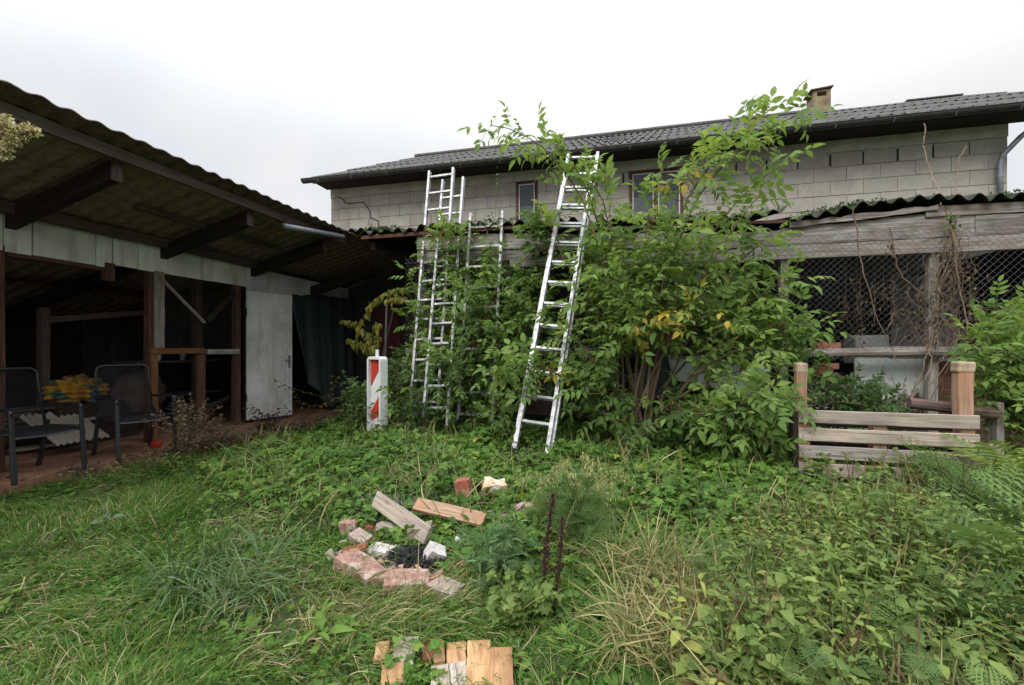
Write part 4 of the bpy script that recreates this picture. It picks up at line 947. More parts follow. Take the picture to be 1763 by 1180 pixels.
for k in range(1700):
    a_ = random.uniform(0, 6.28); r_ = .24 * random.random() ** .6; z = .015 + .08 * (1 - (r_ / .24) ** 2) * random.random(); c = p + [r_ * 1.15 * math.cos(a_), r_ * math.sin(a_), z]
    d = norm(np.array([random.uniform(-1, 1), random.uniform(-1, 1), random.uniform(-.5, .7)])); L = random.uniform(.006, .028)
    b.bar(c - d * L, c + d * L, random.uniform(.003, .012), random.uniform(.002, .010))
o = b.build('ash_heap', M_ASH); top(o, 'black heap of charred scraps and ashes inside the brick ring', 'ashes'); o['kind'] = 'stuff'
def board(p0, p1, wd, th, mat, label, name='board', grp=None, up=(0, 0, 1), seg=5):
    b = MB(); b.bar(p0, p1, wd, th, up=up, seg=seg, jit=.0025); o = b.build(name, mat, None, bevel=.003); top(o, label, 'board', grp); return o
board(pg(646, 858, .20), pg(736, 922, .12), .02, .105, W_PALLET, 'grey weathered board slanting across the fire pit', up=(.25, .35, 1), seg=4)
board(pg(716, 868, .13), pg(834, 896, .09), .10, .03, W_POST, 'orange board lying behind the fire pit', up=(0, -.6, 1))
BB = [((660, 1108), (656, 1139), .055, W_TAN, 'short orange board at the left end of the board row'), ((703, 1100), (690, 1150), .088, W_PALE, 'bleached board with a dark knot second from the left'),
      ((736, 1108), (740, 1139), .055, W_ORANGE, 'brown knotted board right of the bleached knot board'), ((755, 1108), (758, 1144), .045, W_TAN, 'narrow orange board in the middle of the board row'),
      ((786, 1109), (786, 1144), .078, W_TAN, 'square orange board above the bleached front board'), ((771, 1147), (776, 1185), .135, W_PALE, 'bleached board at the front edge of the board row'),
      ((825, 1106), (824, 1182), .094, W_TAN, 'long tan board with faded stripes in the board row'), ((862, 1118), (864, 1184), .085, W_TAN, 'tan board at the right end of the board row'), ((676, 1146), (674, 1182), .08, W_TAN, 'front left orange board half under leaves')]
for i, (a_, c_, wd, mt, lb) in enumerate(BB): board(pg(*a_, .030 + .002 * i), pg(*c_, .022 + .002 * i), wd, .020, mt, lb, grp='boards lying in the grass at the front')

# lichen clump hanging by the shed eave
lr = thing('lichen_twig', 'pale yellow lichen-covered twig hanging under the eave at the left edge', 'lichen', tuple(pt(20, 235, 2.9)))
b = MB(); q = pt(-30, 228, 2.95); b.tube([q + [0, 0, .35], q, pt(0, 236, 2.9), pt(30, 233, 2.88), pt(58, 226, 2.86)], [.014, .014, .012, .010, .008], 7); b.tube([pt(8, 236, 2.9), pt(14, 252, 2.88), pt(12, 268, 2.88)], .008, 6); b.tube([pt(5, 232, 2.9), pt(18, 214, 2.9), pt(8, 202, 2.9)], .008, 6); b.build('stem', BARK, lr)
b = MB(); cl_ = [(52, 222, .028), (60, 228, .022), (44, 230, .03), (34, 234, .03), (24, 228, .03), (16, 216, .026), (10, 206, .028), (8, 222, .02), (16, 246, .028), (26, 244, .022), (12, 258, .024), (9, 268, .026), (2, 210, .03), (0, 250, .026), (-12, 238, .04), (42, 220, .02), (34, 222, .016)]
pos = []; 
for x, y, r_ in cl_:
    c = pt(x, y, 2.88)
    for k in range(90): d = norm(rnd(1))[0]; pos.append(np.concatenate([c + d * r_ * random.uniform(.3, 1.), d]))
pos = np.array(pos); scatter('lichen', SIM, pos[:, :3], pos[:, 3:] + rnd(len(pos), .3), rnd(len(pos)), rng.uniform(.012, .030, len(pos)), rng.random(len(pos)), leafmat('lichen_scale', [(0, (.20, .16, .05)), (.4, (.42, .37, .15)), (1, (.78, .74, .52))], .15, .9), lr)
# ================================================================== SHRUBS
def bez(p0, p1, p2, n): s = np.linspace(0, 1, n)[:, None]; return (1 - s) ** 2 * p0 + 2 * s * (1 - s) * p1 + s * s * p2
class Bush:
    def __init__(s): s.st = MB(); s.S = []; s.P = []; s.D = []; s.Nn = []; s.sc = []; s.ti = []
    def leaf(s, p, d, sc, tint, n=None):
        n = np.array([0, -.35, 1.]) + rng.normal(0, .42, 3) if n is None else n
        s.P.append(p); s.D.append(d); s.Nn.append(n); s.sc.append(sc); s.ti.append(tint)
    def stem(s, base, tip, lift, r0=.016, r1=.004, n=12, leaves=0.5, sc=.27, gap=.10, mid=None, tint=(.3, .8)):
        base = np.array(base, float); tip = np.array(tip, float)
        m = np.array(mid, float) if mid is not None else base * .55 + tip * .45 + np.array([0, 0, lift])
        c = bez(base, m, tip, n); c[1:-1] += rng.normal(0, .008, (n - 2, 3)); s.st.tube(c, np.linspace(r0, r1, n), 6)
        s.S += [q for q in c[n // 4:]]; L = np.sum(np.linalg.norm(np.diff(c, axis=0), axis=1))
        if leaves: s.along(c, leaves, sc, gap, L, tint)
    def along(s, c, start, sc, gap, L, tint=(.3, .8)):
        n = len(c); k = start; flip = random.random() * 3.14
        while k < 1.:
            i = min(int(k * (n - 1)), n - 2); f = k * (n - 1) - i; p = c[i] * (1 - f) + c[i + 1] * f; d = norm(c[i + 1] - c[i])
            x = norm(np.cross(d, [.1, .2, 1.])); y = np.cross(x, d); flip += 1.57
            for sg_ in (1, -1):
                if random.random() < .88:
                    o_ = x * math.cos(flip) * sg_ + y * math.sin(flip) * sg_; dd = o_ + d * random.uniform(.2, .8) + np.array([0, 0, random.uniform(-.18, .30)])
                    s.leaf(p, norm(dd), sc * random.uniform(.5, 1.15), random.uniform(*tint))
            k += gap / L
        s.leaf(c[-1], norm(c[-1] - c[-2]), sc * .9, random.uniform(*tint))
    def fill(s, poly, n, vfn, sc=.27, tint=(.2, .8), out=None, twig=.7, yel=.007):
        S = np.array(s.S); cen = S.mean(0)
        for x, y in samp_poly(poly, n):
            p = pv(x, y, vfn(x, y)); dirn = p - (out if out is not None else cen); dirn[2] *= .5; dirn = norm(dirn) * .7 + rng.normal(0, .45, 3) + np.array([0, -.15, .35]); dirn = norm(dirn)
            L = random.uniform(.14, .34); a = p - dirn * L; c = bez(a, (a + p) / 2 + [0, 0, .03], p, 5); s.st.tube(c, [.0035, .003, .003, .002, .002], 4, cap=False)
            dd = np.linalg.norm(S - a, axis=1); j = int(np.argmin(dd))
            if dd[j] < twig: s.st.tube([S[j], (S[j] + a) / 2 + [0, 0, -.03], a], [.005, .004, .0035], 4, cap=False)
            t0 = random.uniform(*tint); t_ = (max(0, t0 - .12), min(.92, t0 + .12))
            if random.random() < yel: t_ = (.93, 1.)
            s.along(c, .25, sc, .10, L, t_)
    def build(s, name, label, cat, org, mat, protos, group=None, smat=BARK, leafname='foliage'):
        root = thing(name, label, cat, org, group); s.st.build('stem', smat, root)
        o = scatter(leafname, protos, s.P, s.D, s.Nn, s.sc, s.ti, mat, root); return root
lad_v = lambda px, py: 4.39 + .42 * (max(0, (HY - py) / F * 5.2 + 1.07))
# ---- main elder bush
E = Bush(); bs = np.array(pv(1085, 735, 5.0)); bs[2] = .08
bb = lambda: bs + [random.uniform(-.18, .18), random.uniform(-.12, .12), 0]
for (tx, ty, tv, mx_, my_, mv, lv) in [
        (843, 216, 4.55, 1070, 235, 4.8, .70), (925, 236, 4.7, 1070, 270, 4.9, .74), (1010, 300, 4.9, 1075, 360, 5.0, .7),
        (1378, 196, 4.6, 1120, 290, 4.9, .62), (1325, 190, 4.7, 1120, 300, 4.9, .66), (1345, 285, 4.6, 1160, 400, 4.9, .64),
        (1310, 335, 4.5, 1190, 470, 4.8, .45), (1330, 400, 4.9, 1200, 500, 4.9, .45), (1402, 562, 4.7, 1230, 520, 4.8, .45), (1375, 480, 5.0, 1250, 500, 4.9, .5), (1050, 350, 4.8, 1050, 480, 4.9, .5),
        (1130, 330, 4.7, 1090, 460, 4.8, .6), (1180, 380, 4.5, 1130, 500, 4.7, .35), (1000, 480, 4.8, 1050, 560, 4.8, .4), (960, 560, 4.6, 1040, 610, 4.7, .4), (1300, 600, 4.5, 1200, 600, 4.7, .4),
        (1340, 780, 4.0, 1210, 650, 4.4, .45), (1290, 740, 4.2, 1180, 650, 4.5, .4), (870, 630, 4.25, 1000, 620, 4.6, .72), (1370, 640, 4.55, 1220, 600, 4.7, .5), (940, 372, 5.35, 1000, 500, 5.2, .7)]:
    E.stem(bb(), pv(tx, ty, tv), 0, .017, .004, 14, lv, .30, .11, mid=pv(mx_, my_, mv) * 1.0, tint=(.40, .86))
for tx, ty in ((1068, 560), (1100, 520), (1125, 560), (1050, 600), (1150, 540)): E.stem(bb(), pv(tx, ty, 4.95), .1, .03, .012, 10, 0)
vA = lambda x, y: (random.uniform(lad_v(x, y) + .10, 5.5) if random.random() < .80 else random.uniform(4.3, lad_v(x, y) - .12)) if x < 1030 else random.uniform(4.45, 5.45)
up_ = [(1000, 440), (1040, 380), (1110, 370), (1170, 360), (1210, 400), (1250, 440), (1320, 470), (1290, 540), (1240, 600), (1170, 600), (1060, 590), (1000, 560), (975, 520)]
E.fill(up_, 115, vA, .27, (.40, .9))
E.fill([(1100, 320), (1180, 255), (1330, 215), (1370, 210), (1290, 250), (1180, 310)], 5, lambda x, y: random.uniform(4.5, 4.9), .27, (.45, .9))
E.fill([(940, 250), (1010, 285), (1050, 400), (1030, 400), (990, 330)], 4, lambda x, y: random.uniform(4.7, 5.0), .26, (.45, .86))
E.fill([(880, 385), (940, 370), (950, 470), (905, 400)], 9, lambda x, y: random.uniform(5.3, 5.5), .24, (.2, .6))
E.fill([(1240, 560), (1330, 520), (1400, 570), (1390, 600), (1300, 620), (1240, 610)], 26, lambda x, y: random.uniform(4.6, 5.3), .27, (.3, .75))
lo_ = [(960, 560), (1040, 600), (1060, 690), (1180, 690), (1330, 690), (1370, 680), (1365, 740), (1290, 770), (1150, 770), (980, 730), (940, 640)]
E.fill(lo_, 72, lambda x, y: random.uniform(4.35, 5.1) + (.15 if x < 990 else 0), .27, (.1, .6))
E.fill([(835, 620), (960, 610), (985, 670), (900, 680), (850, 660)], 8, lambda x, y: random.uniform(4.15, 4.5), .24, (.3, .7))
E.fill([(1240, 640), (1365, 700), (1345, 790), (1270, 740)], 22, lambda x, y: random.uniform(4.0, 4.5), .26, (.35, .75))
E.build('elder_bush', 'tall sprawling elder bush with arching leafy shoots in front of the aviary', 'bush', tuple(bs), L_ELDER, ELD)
# autumn-coloured sprigs of the bush
Y = Bush(); 
for (x, y, v, r_, n) in ((1112, 548, 4.5, 26, 4), (1160, 545, 4.5, 22, 2), (1178, 300, 4.6, 16, 3), (1228, 540, 4.4, 10, 1)):
    c = pv(x, y, v)
    for k in range(n): d = norm(np.array([random.uniform(-1, 1), random.uniform(-.8, .2), random.uniform(-.9, .3)])); Y.leaf(c + rng.normal(0, .04, 3), d, random.uniform(.17, .24), random.uniform(.45, 1.), np.array([0, -.7, .7]) + rng.normal(0, .3, 3))
    Y.st.tube([pv(1100, 600, 4.85), c * .5 + pv(1100, 600, 4.85) * .5 + [0, 0, .05], c], [.006, .005, .003], 5)
Y.build('yellowing_shoot', 'few yellow autumn leaf sprays in the middle of the elder bush', 'leaf spray', tuple(pv(1112, 545, 4.5)), L_YELL, [elder_proto(2, .48, .5, .5) for _ in range(3)])
# ---- left shrub round the ladders
D = Bush(); ds = pv(800, 735, 5.15); ds[2] = .08
for (tx, ty, tv, lv) in ((760, 400, 5.5, .8), (790, 415, 5.5, .75), (735, 440, 5.45, .8), (850, 430, 5.5, .5), (880, 470, 5.3, .4), (935, 470, 5.3, .45), (700, 470, 5.5, .6), (720, 520, 5.5, .5), (920, 540, 5.2, .4), (640, 660, 4.95, .6), (800, 470, 5.55, .45), (860, 560, 5.4, .35), (770, 560, 5.4, .4), (700, 640, 5.3, .4), (820, 620, 5.3, .4), (915, 600, 5.0, .4)):
    D.stem(ds + [random.uniform(-.5, .5), random.uniform(.1, .4), 0], pv(tx, ty, tv), .25, .012, .003, 12, lv, .25, .10, tint=(.3, .8))
lvB = lambda y: 4.90 + .323 * max(0., (HY - y) / F * 5.5 + .97)
vB = lambda x, y: random.uniform(min(lvB(y) + .08, 5.6), 5.64) if random.random() < .85 else random.uniform(lvB(y) - .5, lvB(y) - .1)
D.fill([(790, 460), (850, 450), (935, 480), (930, 560), (900, 620), (850, 640), (800, 600), (770, 520)], 120, vB, .24, (.2, .75))
D.fill([(740, 500), (800, 470), (800, 620), (730, 640), (700, 600)], 20, vB, .22, (.15, .7))
D.fill([(690, 530), (770, 520), (790, 560), (720, 600), (690, 590)], 8, vB, .22, (.3, .75))
D.fill([(665, 600), (860, 600), (880, 720), (840, 720), (680, 720), (650, 690)], 100, vB, .22, (.02, .5))
D.fill([(740, 385), (800, 380), (810, 410), (750, 420)], 10, lambda x, y: 5.48, .18, (.5, .9))
D.build('shrub', 'dense dark green shrub grown through the two left ladders', 'bush', tuple(ds), L_ELDER, ELD)
# low bush beside the beacon
B2 = Bush(); q0 = pv(640, 720, 4.9); q0[2] = .05
for tx, ty in ((600, 655), (630, 690), (700, 600), (690, 640), (660, 680), (600, 690), (710, 690)): B2.stem(q0 + rng.normal(0, .1, 3) * [1, 1, 0], pv(tx, ty, 4.8), .1, .006, .002, 8, .3, .14, .06, tint=(.2, .8))
B2.fill([(590, 700), (620, 650), (640, 700), (700, 680), (740, 690), (730, 745), (620, 745)], 60, lambda x, y: random.uniform(4.55, 5.0), .15, (.2, .7))
B2.build('small_bush', 'low leafy bush crowding the foot of the striped beacon', 'bush', tuple(q0), L_DARK, ELD)
# yellowish creeper on the dark passage
K = Bush()
for pts_ in ([(705, 495), (670, 500), (640, 520), (622, 560), (612, 600)], [(590, 552), (615, 556), (632, 575), (645, 610)], [(650, 600), (648, 560), (652, 560)], [(600, 585), (625, 592), (640, 600)], [(712, 520), (690, 512), (668, 515)]):
    c = np.array([pv(x, y, 5.75) for x, y in pts_]); cc = np.concatenate([np.linspace(c[i], c[i + 1], 5, endpoint=False) for i in range(len(c) - 1)] + [c[-1:]]); K.st.tube(cc, .004, 5, cap=False)
    for p in cc:
        for k in range(3): K.leaf(p + rng.normal(0, .02, 3), norm(np.array([random.uniform(-.6, .6), random.uniform(-.6, .1), -1])), random.uniform(.07, .12), random.uniform(0, .75), np.array([0, -1, .3]) + rng.normal(0, .4, 3))
K.st.tube([pv(705, 495, 5.75), pv(716, 560, 5.75), pv(720, 700, 5.7) * [1, 1, 0] + [0, 0, .05]], [.006, .008, .01], 6)
K.build('creeper', 'drooping yellow-green creeper trailing across the dark passage', 'climbing plant', tuple(pv(716, 560, 5.75)), L_YELL, SIM)
# right hand elder sapling
S = Bush(); s0 = pv(1718, 760, 4.5); s0[2] = .1
S.stem(s0, pv(1716, 520, 4.45), 0, .010, .003, 14, .30, .20, .12, tint=(.55, .85))
for tx, ty in ((1665, 575), (1755, 560), (1690, 600), (1752, 620), (1700, 650), (1760, 530), (1770, 600), (1800, 560)): S.stem(s0 + rng.normal(0, .04, 3) * [1, 1, 0], pv(tx, ty, 4.4 + random.uniform(-.2, .2)), .12, .006, .002, 9, .4, .20, .10, tint=(.35, .8))
S.fill([(1665, 560), (1760, 520), (1820, 560), (1820, 700), (1700, 700), (1680, 640)], 46, lambda x, y: random.uniform(4.2, 4.8), .19, (.25, .75))
S.fill([(1730, 640), (1830, 620), (1830, 800), (1740, 790)], 34, lambda x, y: random.uniform(4.3, 5.0), .19, (.0, .4))
S.build('elder_sapling', 'bright green elder sapling at the right edge beside the aviary end', 'sapling', tuple(s0), L_ELDER, ELD)
# fronds between the pallet and the aviary
H = Bush(); h0 = pv(1440, 700, 4.9); h0[2] = .1
for tx, ty in ((1410, 640), (1440, 655), (1470, 660), (1400, 600), (1500, 665), (1530, 690), (1400, 680)): H.stem(h0 + rng.normal(0, .25, 3) * [1, .3, 0], pv(tx, ty, 4.75), .1, .006, .002, 8, .35, .17, .07, tint=(.25, .75))
H.fill([(1385, 650), (1440, 645), (1500, 670), (1560, 705), (1560, 720), (1385, 715)], 46, lambda x, y: random.uniform(4.5, 5.2), .16, (.1, .65))
H.build('leafy_bush', 'low leafy bush growing between the pallet and the mouldy board', 'bush', tuple(h0), L_DARK, ELD)
# hedge and tree beyond the right end
T = Bush(); t0 = np.array([8.2, 9.5, 0.]); T.stem(t0, t0 + [0, 0, 2.2], 0, .08, .02, 8, 0); T.S = [t0 + [0, 0, z] for z in np.linspace(.3, 2.2, 8)]
pos = np.array([7.6, 9.0, 1.3]) + rng.normal(0, 1, (2600, 3)) * [.9, 1.0, .62]; pos = pos[pos[:, 0] > 5.6]
for p in pos: T.leaf(p, norm(rnd(1))[0], random.uniform(.08, .16), random.uniform(.1, .8))
T.build('garden_shrub', 'green shrub seen past the right end of the aviary', 'bush', tuple(t0), L_DARK, SIM)

# ================================================================== DRY VINES ON THE AVIARY FRONT
V_ = MB()
vp = [([(1592, 212), (1592, 235), (1590, 250), (1595, 270), (1605, 300), (1618, 330), (1622, 352), (1636, 380), (1640, 420)], .009, [8.0, 8.0, 8.0, 7.8, 7.0, 6.2, 5.55, 5.54, 5.54]),
      ([(1665, 250), (1647, 280), (1648, 320), (1645, 380), (1640, 430), (1625, 470), (1612, 520), (1608, 570), (1600, 600), (1588, 640), (1565, 690)], .008, [7.6, 7.4, 6.8, 5.58, 5.54, 5.53, 5.53, 5.53, 5.52, 5.4, 5.2]),
      ([(1640, 400), (1648, 470), (1655, 510), (1664, 550), (1665, 580)], .009, None), ([(1638, 360), (1634, 410), (1622, 450), (1610, 520), (1612, 560), (1602, 600)], .007, None),
      ([(1520, 335), (1525, 360), (1535, 400), (1540, 450), (1555, 480), (1590, 510), (1612, 530), (1640, 570), (1645, 585), (1635, 605), (1615, 625), (1580, 660), (1566, 692)], .007, [7., 6.2, 5.56, 5.54] + [5.53] * 6 + [5.45, 5.3, 5.2]),
      ([(1467, 360), (1472, 385), (1480, 440), (1495, 500), (1510, 545), (1530, 590), (1548, 625)], .007, None), ([(1532, 560), (1540, 535), (1560, 545), (1572, 560), (1590, 590), (1600, 602)], .006, None),
      ([(1560, 505), (1580, 525), (1600, 560)], .005, None), ([(1598, 602), (1606, 615), (1600, 640), (1585, 665), (1567, 690)], .006, [5.5, 5.4, 5.3, 5.2, 5.15]), ([(1612, 632), (1622, 655), (1620, 700)], .005, None),
      ([(1675, 530), (1685, 565), (1680, 580), (1655, 600), (1630, 640), (1600, 690)], .006, None), ([(1652, 570), (1640, 610), (1600, 665)], .006, None), ([(1580, 685), (1590, 720)], .005, None), ([(1712, 690), (1760, 740)], .008, None)]
for pts_, r_, dep in vp:
    dep = dep or [5.53 + random.uniform(-.03, .02)] * len(pts_); c = np.array([pv(x, y, v) for (x, y), v in zip(pts_, dep)])
    cc = np.concatenate([np.linspace(c[i], c[i + 1], 4, endpoint=False) for i in range(len(c) - 1)] + [c[-1:]]) + rng.normal(0, .006, (4 * (len(c) - 1) + 1, 3)); V_.tube(cc, np.linspace(r_, r_ * .6, len(cc)), 6)
for k in range(190):
    x = random.choice([random.gauss(1640, 12), random.gauss(1615, 16), random.gauss(1580, 55), random.gauss(1640, 12)]); y = random.uniform(385, 590); c = pv(x, y, 5.52); L = random.uniform(.06, .3)
    V_.tube([c, c + [random.uniform(-.08, .08), random.uniform(-.03, .02), -L * .5], c + [random.uniform(-.14, .14), random.uniform(-.04, .02), -L]], [.0025, .002, .0015], 4, cap=False)
vr = thing('dry_vine', 'leafless brown vine hanging down over the beams and chain-link of the aviary', 'vine', tuple(pv(1565, 692, 5.2))); V_.build('stem', VINE, vr)
def drybits(parent, boxes, mat, sc=(.03, .08)):
    P = []; Dd = []
    for (x0, y0, x1, y1, v0, v1, n) in boxes:
        for k in range(n):
            x = random.gauss((x0 + x1) / 2, (x1 - x0) / 4); y = random.uniform(y0, y1); P.append(pv(x, y, random.uniform(v0, v1))); Dd.append([random.uniform(-.5, .5), random.uniform(-.4, .4), -1])
    n = len(P); return tag(scatter('dry_leaves', SIM + LAN, P, Dd, rnd(n), rng.uniform(*sc, n), rng.random(n), mat, parent), kind='stuff')
drybits(vr, [(1600, 395, 1660, 470, 5.5, 5.56, 90), (1595, 470, 1625, 600, 5.5, 5.56, 120), (1515, 415, 1550, 440, 5.5, 5.56, 40), (1560, 500, 1640, 600, 5.62, 5.8, 260), (1640, 440, 1700, 560, 5.62, 5.9, 160)], L_DRY, (.02, .055))
hp = thing('dried_herbs', 'bundles of dried brown stems hanging inside the aviary behind the mesh', 'dried plants', tuple(pv(1500, 470, 5.9))); hb = MB()
for x, y0_, y1_ in ((1477, 450, 545), (1482, 480, 590), (1455, 505, 550), (1505, 480, 560), (1540, 470, 560), (1520, 485, 530), (1562, 500, 580), (1580, 510, 590), (1600, 500, 600), (1650, 480, 580), (1670, 490, 575)):
    hb.tube([pv(x, 442, 5.92), pv(x + random.uniform(-4, 4), (y0_ + y1_) / 2, 5.95), pv(x + random.uniform(-6, 6), y1_, 5.95)], .0025, 4)
hb.build('stem', VINE, hp); drybits(hp, [(x - 12, a_, x + 12, c_, 5.88, 6.0, n) for x, a_, c_, n in ((1477, 450, 545, 90), (1482, 500, 600, 60), (1455, 505, 550, 40), (1505, 480, 540, 40), (1540, 470, 560, 80), (1520, 480, 525, 40), (1562, 500, 580, 70), (1585, 510, 590, 90), (1600, 500, 600, 80), (1650, 480, 580, 90), (1670, 490, 575, 60))], L_DRY, (.02, .05))

# moss and little plants on the lean-to roof edge
ms = []; 
for k in range(4200):
    x = random.uniform(-3.6, 4.6); z = np.interp(x, ex, ez) if x < 1.94 else np.interp(x, ex2, ez2); a_ = random.random() ** 2 * .25
    if math.sin(x * 3.1) + math.sin(x * 7.7 + 1) < random.uniform(-1.2, 1.6): continue
    ms.append((x, EV - .01 + a_, z + .03 + .027 * math.cos(2 * np.pi * (x + (3.62 if x < 1.94 else -1.95)) / .177) + a_ * .19))
scatter('moss', SIM, ms, rnd(len(ms), .5) + [0, -.2, .8], rnd(len(ms)), rng.uniform(.010, .040, len(ms)), rng.uniform(0, .45, len(ms)), L_DARK, lean)['kind'] = 'stuff'
Z_ = Bush()
for (x, y, n, col_) in ((850, 385, 22, .3), (890, 395, 26, .5), (640, 395, 6, .3), (855, 330, 14, .6), (825, 395, 16, .3), (1640, 378, 30, .4)):
    for k in range(n): Z_.leaf(pv(x + random.gauss(0, 8 if y != 330 else 3), y + random.gauss(0, 9 if y != 330 else 16), 5.55), norm(rnd(1))[0] + [0, -.3, .3], random.uniform(.03, .07), random.uniform(0, .7))
Z_.st.tube([pv(853, 375, 5.6), pv(854, 345, 5.58), pv(856, 318, 5.58)], .003, 4); Z_.build('roof_weed', 'small weeds sprouting from the mossy edge of the lean-to roof', 'weeds', tuple(pv(850, 385, 5.56)), L_HERB, SIM)

# ================================================================== DRY WEEDS BY THE SHED
def weed(name, label, cat, px, py, h, n, spread, mat, protos, sc, tint, smat=VINE, upb=1., nl=10, grp=None, leafname='foliage', zoff=0, droop=0., sr=.003):
    p = pg(px, py); b = Bush()
    for k in range(n):
        a_ = random.uniform(0, 6.28); r_ = spread * random.uniform(.2, 1.); H_ = h * random.uniform(.55, 1.05); tip = p + [r_ * math.cos(a_), r_ * math.sin(a_), H_]; c = bez(p + [r_ * .15 * math.cos(a_), r_ * .15 * math.sin(a_), 0], p + [r_ * .3 * math.cos(a_), r_ * .3 * math.sin(a_), H_ * .7], tip, 7); b.st.tube(c, np.linspace(sr, sr * .4, 7), 4)
        for j in range(nl):
            f = random.uniform(.2, 1.) * 5.99; i = int(f); q = c[i] * (1 - f + i) + c[i + 1] * (f - i); d = norm(np.array([random.gauss(0, 1), random.gauss(0, 1), random.gauss(.2 - droop, .4)]))
            L = random.uniform(*sc); b.leaf(q + d * L * random.uniform(0, .6), d, L, random.uniform(*tint))
    return b.build(name, label, cat, tuple(p), mat, protos, grp, smat, leafname)
weed('dry_weed', 'straggly dry weed with pale seed tufts between the chair and the shed posts', 'weed', 318, 795, .72, 34, .40, L_DRY, SIM, (.015, .04), (.3, 1.), nl=44, sr=.002)
weed('dry_weed', 'smaller dry brown weed below the second shed post', 'weed', 375, 780, .42, 26, .4, L_DRY, SIM, (.015, .035), (.1, .9), nl=30, sr=.002)
weed('dry_weed', 'dark-leaved low weed in front of the white shed door', 'weed', 452, 752, .42, 20, .45, L_DRY, SIM, (.03, .06), (0, .5), nl=20, sr=.002)
weed('dry_weed', 'low brown dead growth at the slab edge beyond the white door', 'weed', 530, 748, .22, 26, .45, L_DRY, SIM, (.015, .035), (.1, .9), nl=20, sr=.002)
weed('dry_weed', 'matted reddish-brown dead growth between the door and the second post', 'weed', 410, 772, .2, 34, .5, L_DRY, SIM, (.015, .04), (0, .8), nl=22, sr=.002)
weed('dry_weed', 'thin brown weed by the leg of the right garden chair', 'weed', 262, 815, .30, 9, .2, L_DRY, SIM, (.012, .03), (.2, .9), nl=14, sr=.0016)
weed('green_weed', 'small green weed at the foot of the dry shed weeds', 'weed', 300, 812, .16, 10, .12, L_HERB, LAN, (.04, .08), (.3, .8), nl=8, sr=.002)
tw = Bush()
for pts_ in ([(475, 655), (500, 668), (540, 680), (600, 690)], [(500, 690), (540, 700), (590, 690)], [(560, 700), (575, 660), (580, 650)]):
    c = np.array([pv(x, y, 5.9) for x, y in pts_]); cc = np.concatenate([np.linspace(c[i], c[i + 1], 5, endpoint=False) for i in range(len(c) - 1)] + [c[-1:]]); tw.st.tube(cc, .003, 4)
    for p in cc: [tw.leaf(p + rng.normal(0, .03, 3), norm(rnd(1))[0], random.uniform(.03, .06), random.uniform(0, .7)) for _ in range(3)]
tw.st.tube([pv(600, 690, 5.9), pv(612, 740, 5.9)], .004, 4); tw.build('twig_spray', 'thin yellow-leaved spray reaching across the tarpaulin', 'twig', tuple(pv(612, 735, 5.9)), L_YELL, SIM)

# ================================================================== PLANTS ROUND THE FIRE PIT
weed('sow_thistle', 'blue-green leafy sow thistle right of the black ashes', 'thistle', 850, 1005, .30, 30, .25, leafmat('thistle_leaf', [(0, (.05, .10, .04)), (.6, (.105, .19, .065)), (1, (.18, .27, .11))], .3, .5), FEA[:2] + [simple_proto(.22) for _ in range(5)], (.035, .08), (.0, .9), L_HERB, nl=22, droop=.1, sr=.004)
dk = MB(); 
for (pts_, r_) in (([(940, 1090), (935, 1020), (938, 960), (945, 900), (952, 850)], .010), ([(948, 1085), (958, 1020), (966, 960), (968, 890)], .008), ([(935, 1020), (925, 995)], .005)):
    c = [pt(x, y, 2.05) for x, y in pts_]; cc = np.concatenate([np.linspace(c[i], c[i + 1], 5, endpoint=False) for i in range(len(c) - 1)] + [c[-1:]]); dk.tube(cc + rng.normal(0, .003, cc.shape), np.linspace(r_, r_ * .6, len(cc)), 6)
q = pt(944, 1100, 2.05); dkr = thing('dock_stalk', 'dark brown withered dock stalks standing beside the fire pit', 'dead plant', (q[0], q[1], float(gz(q[0], q[1])))); dk.tube([q * [1, 1, 0] + [0, 0, gz(q[0], q[1]) - .02], pt(942, 1085, 2.05)], .011, 6); dk.build('stalk', W_DARK, dkr)
P = []; 
for (xa, ya, xb, yb, n) in ((935, 1010, 953, 850, 520), (958, 1010, 968, 890, 300)):
    for k in range(n): f = random.random(); P.append(pt(xa + (xb - xa) * f + random.gauss(0, 4), ya + (yb - ya) * f, 2.05 + random.gauss(0, .015)))
scatter('seed', SIM, P, rnd(len(P)) + [0, 0, .2], rnd(len(P)), rng.uniform(.008, .018, len(P)), rng.uniform(0, .35, len(P)), leafmat('dock_seed', [(0, (.035, .018, .012)), (1, (.22, .12, .08))], .1, .9), dkr)
# pale drooping seed plumes
gp = Bush(); base = pt(985, 960, 2.6); base[2] = gz(base[0], base[1]) 
for (tx, ty, t_) in ((1030, 800, 2.8), (1050, 830, 2.75), (1010, 790, 2.85), (1075, 815, 2.8), (985, 830, 2.6), (950, 815, 2.6), (1000, 850, 2.6), (1045, 860, 2.6), (900, 830, 2.7), (930, 840, 2.6), (1020, 820, 2.7), (1060, 850, 2.7), (970, 800, 2.8), (1090, 835, 2.8)):
    tip = pt(tx, ty, t_); c = bez(base + rng.normal(0, .1, 3) * [1, 1, 0], (base + tip) / 2 + [0, 0, .42], tip, 14); gp.st.tube(c, np.linspace(.004, .0012, 14), 4)
    for i in range(8, 14):
        for k in range(16): gp.leaf(c[i] + rng.normal(0, .014, 3), norm(np.array([random.gauss(0, .4), random.gauss(0, .4), -1])), random.uniform(.012, .03), random.random())
gp.build('goldenrod', 'pale seed plumes of a tall weed arching behind the dock stalks', 'weed', tuple(base), L_SEED, LAN, None, L_HERB, 'plume')
weed('feathery_weed', 'feathery green weed foliage under the pale seed plumes', 'weed', 985, 935, .34, 26, .30, L_TEAL, FEA, (.10, .17), (.1, .9), L_HERB, nl=6, sr=.003)
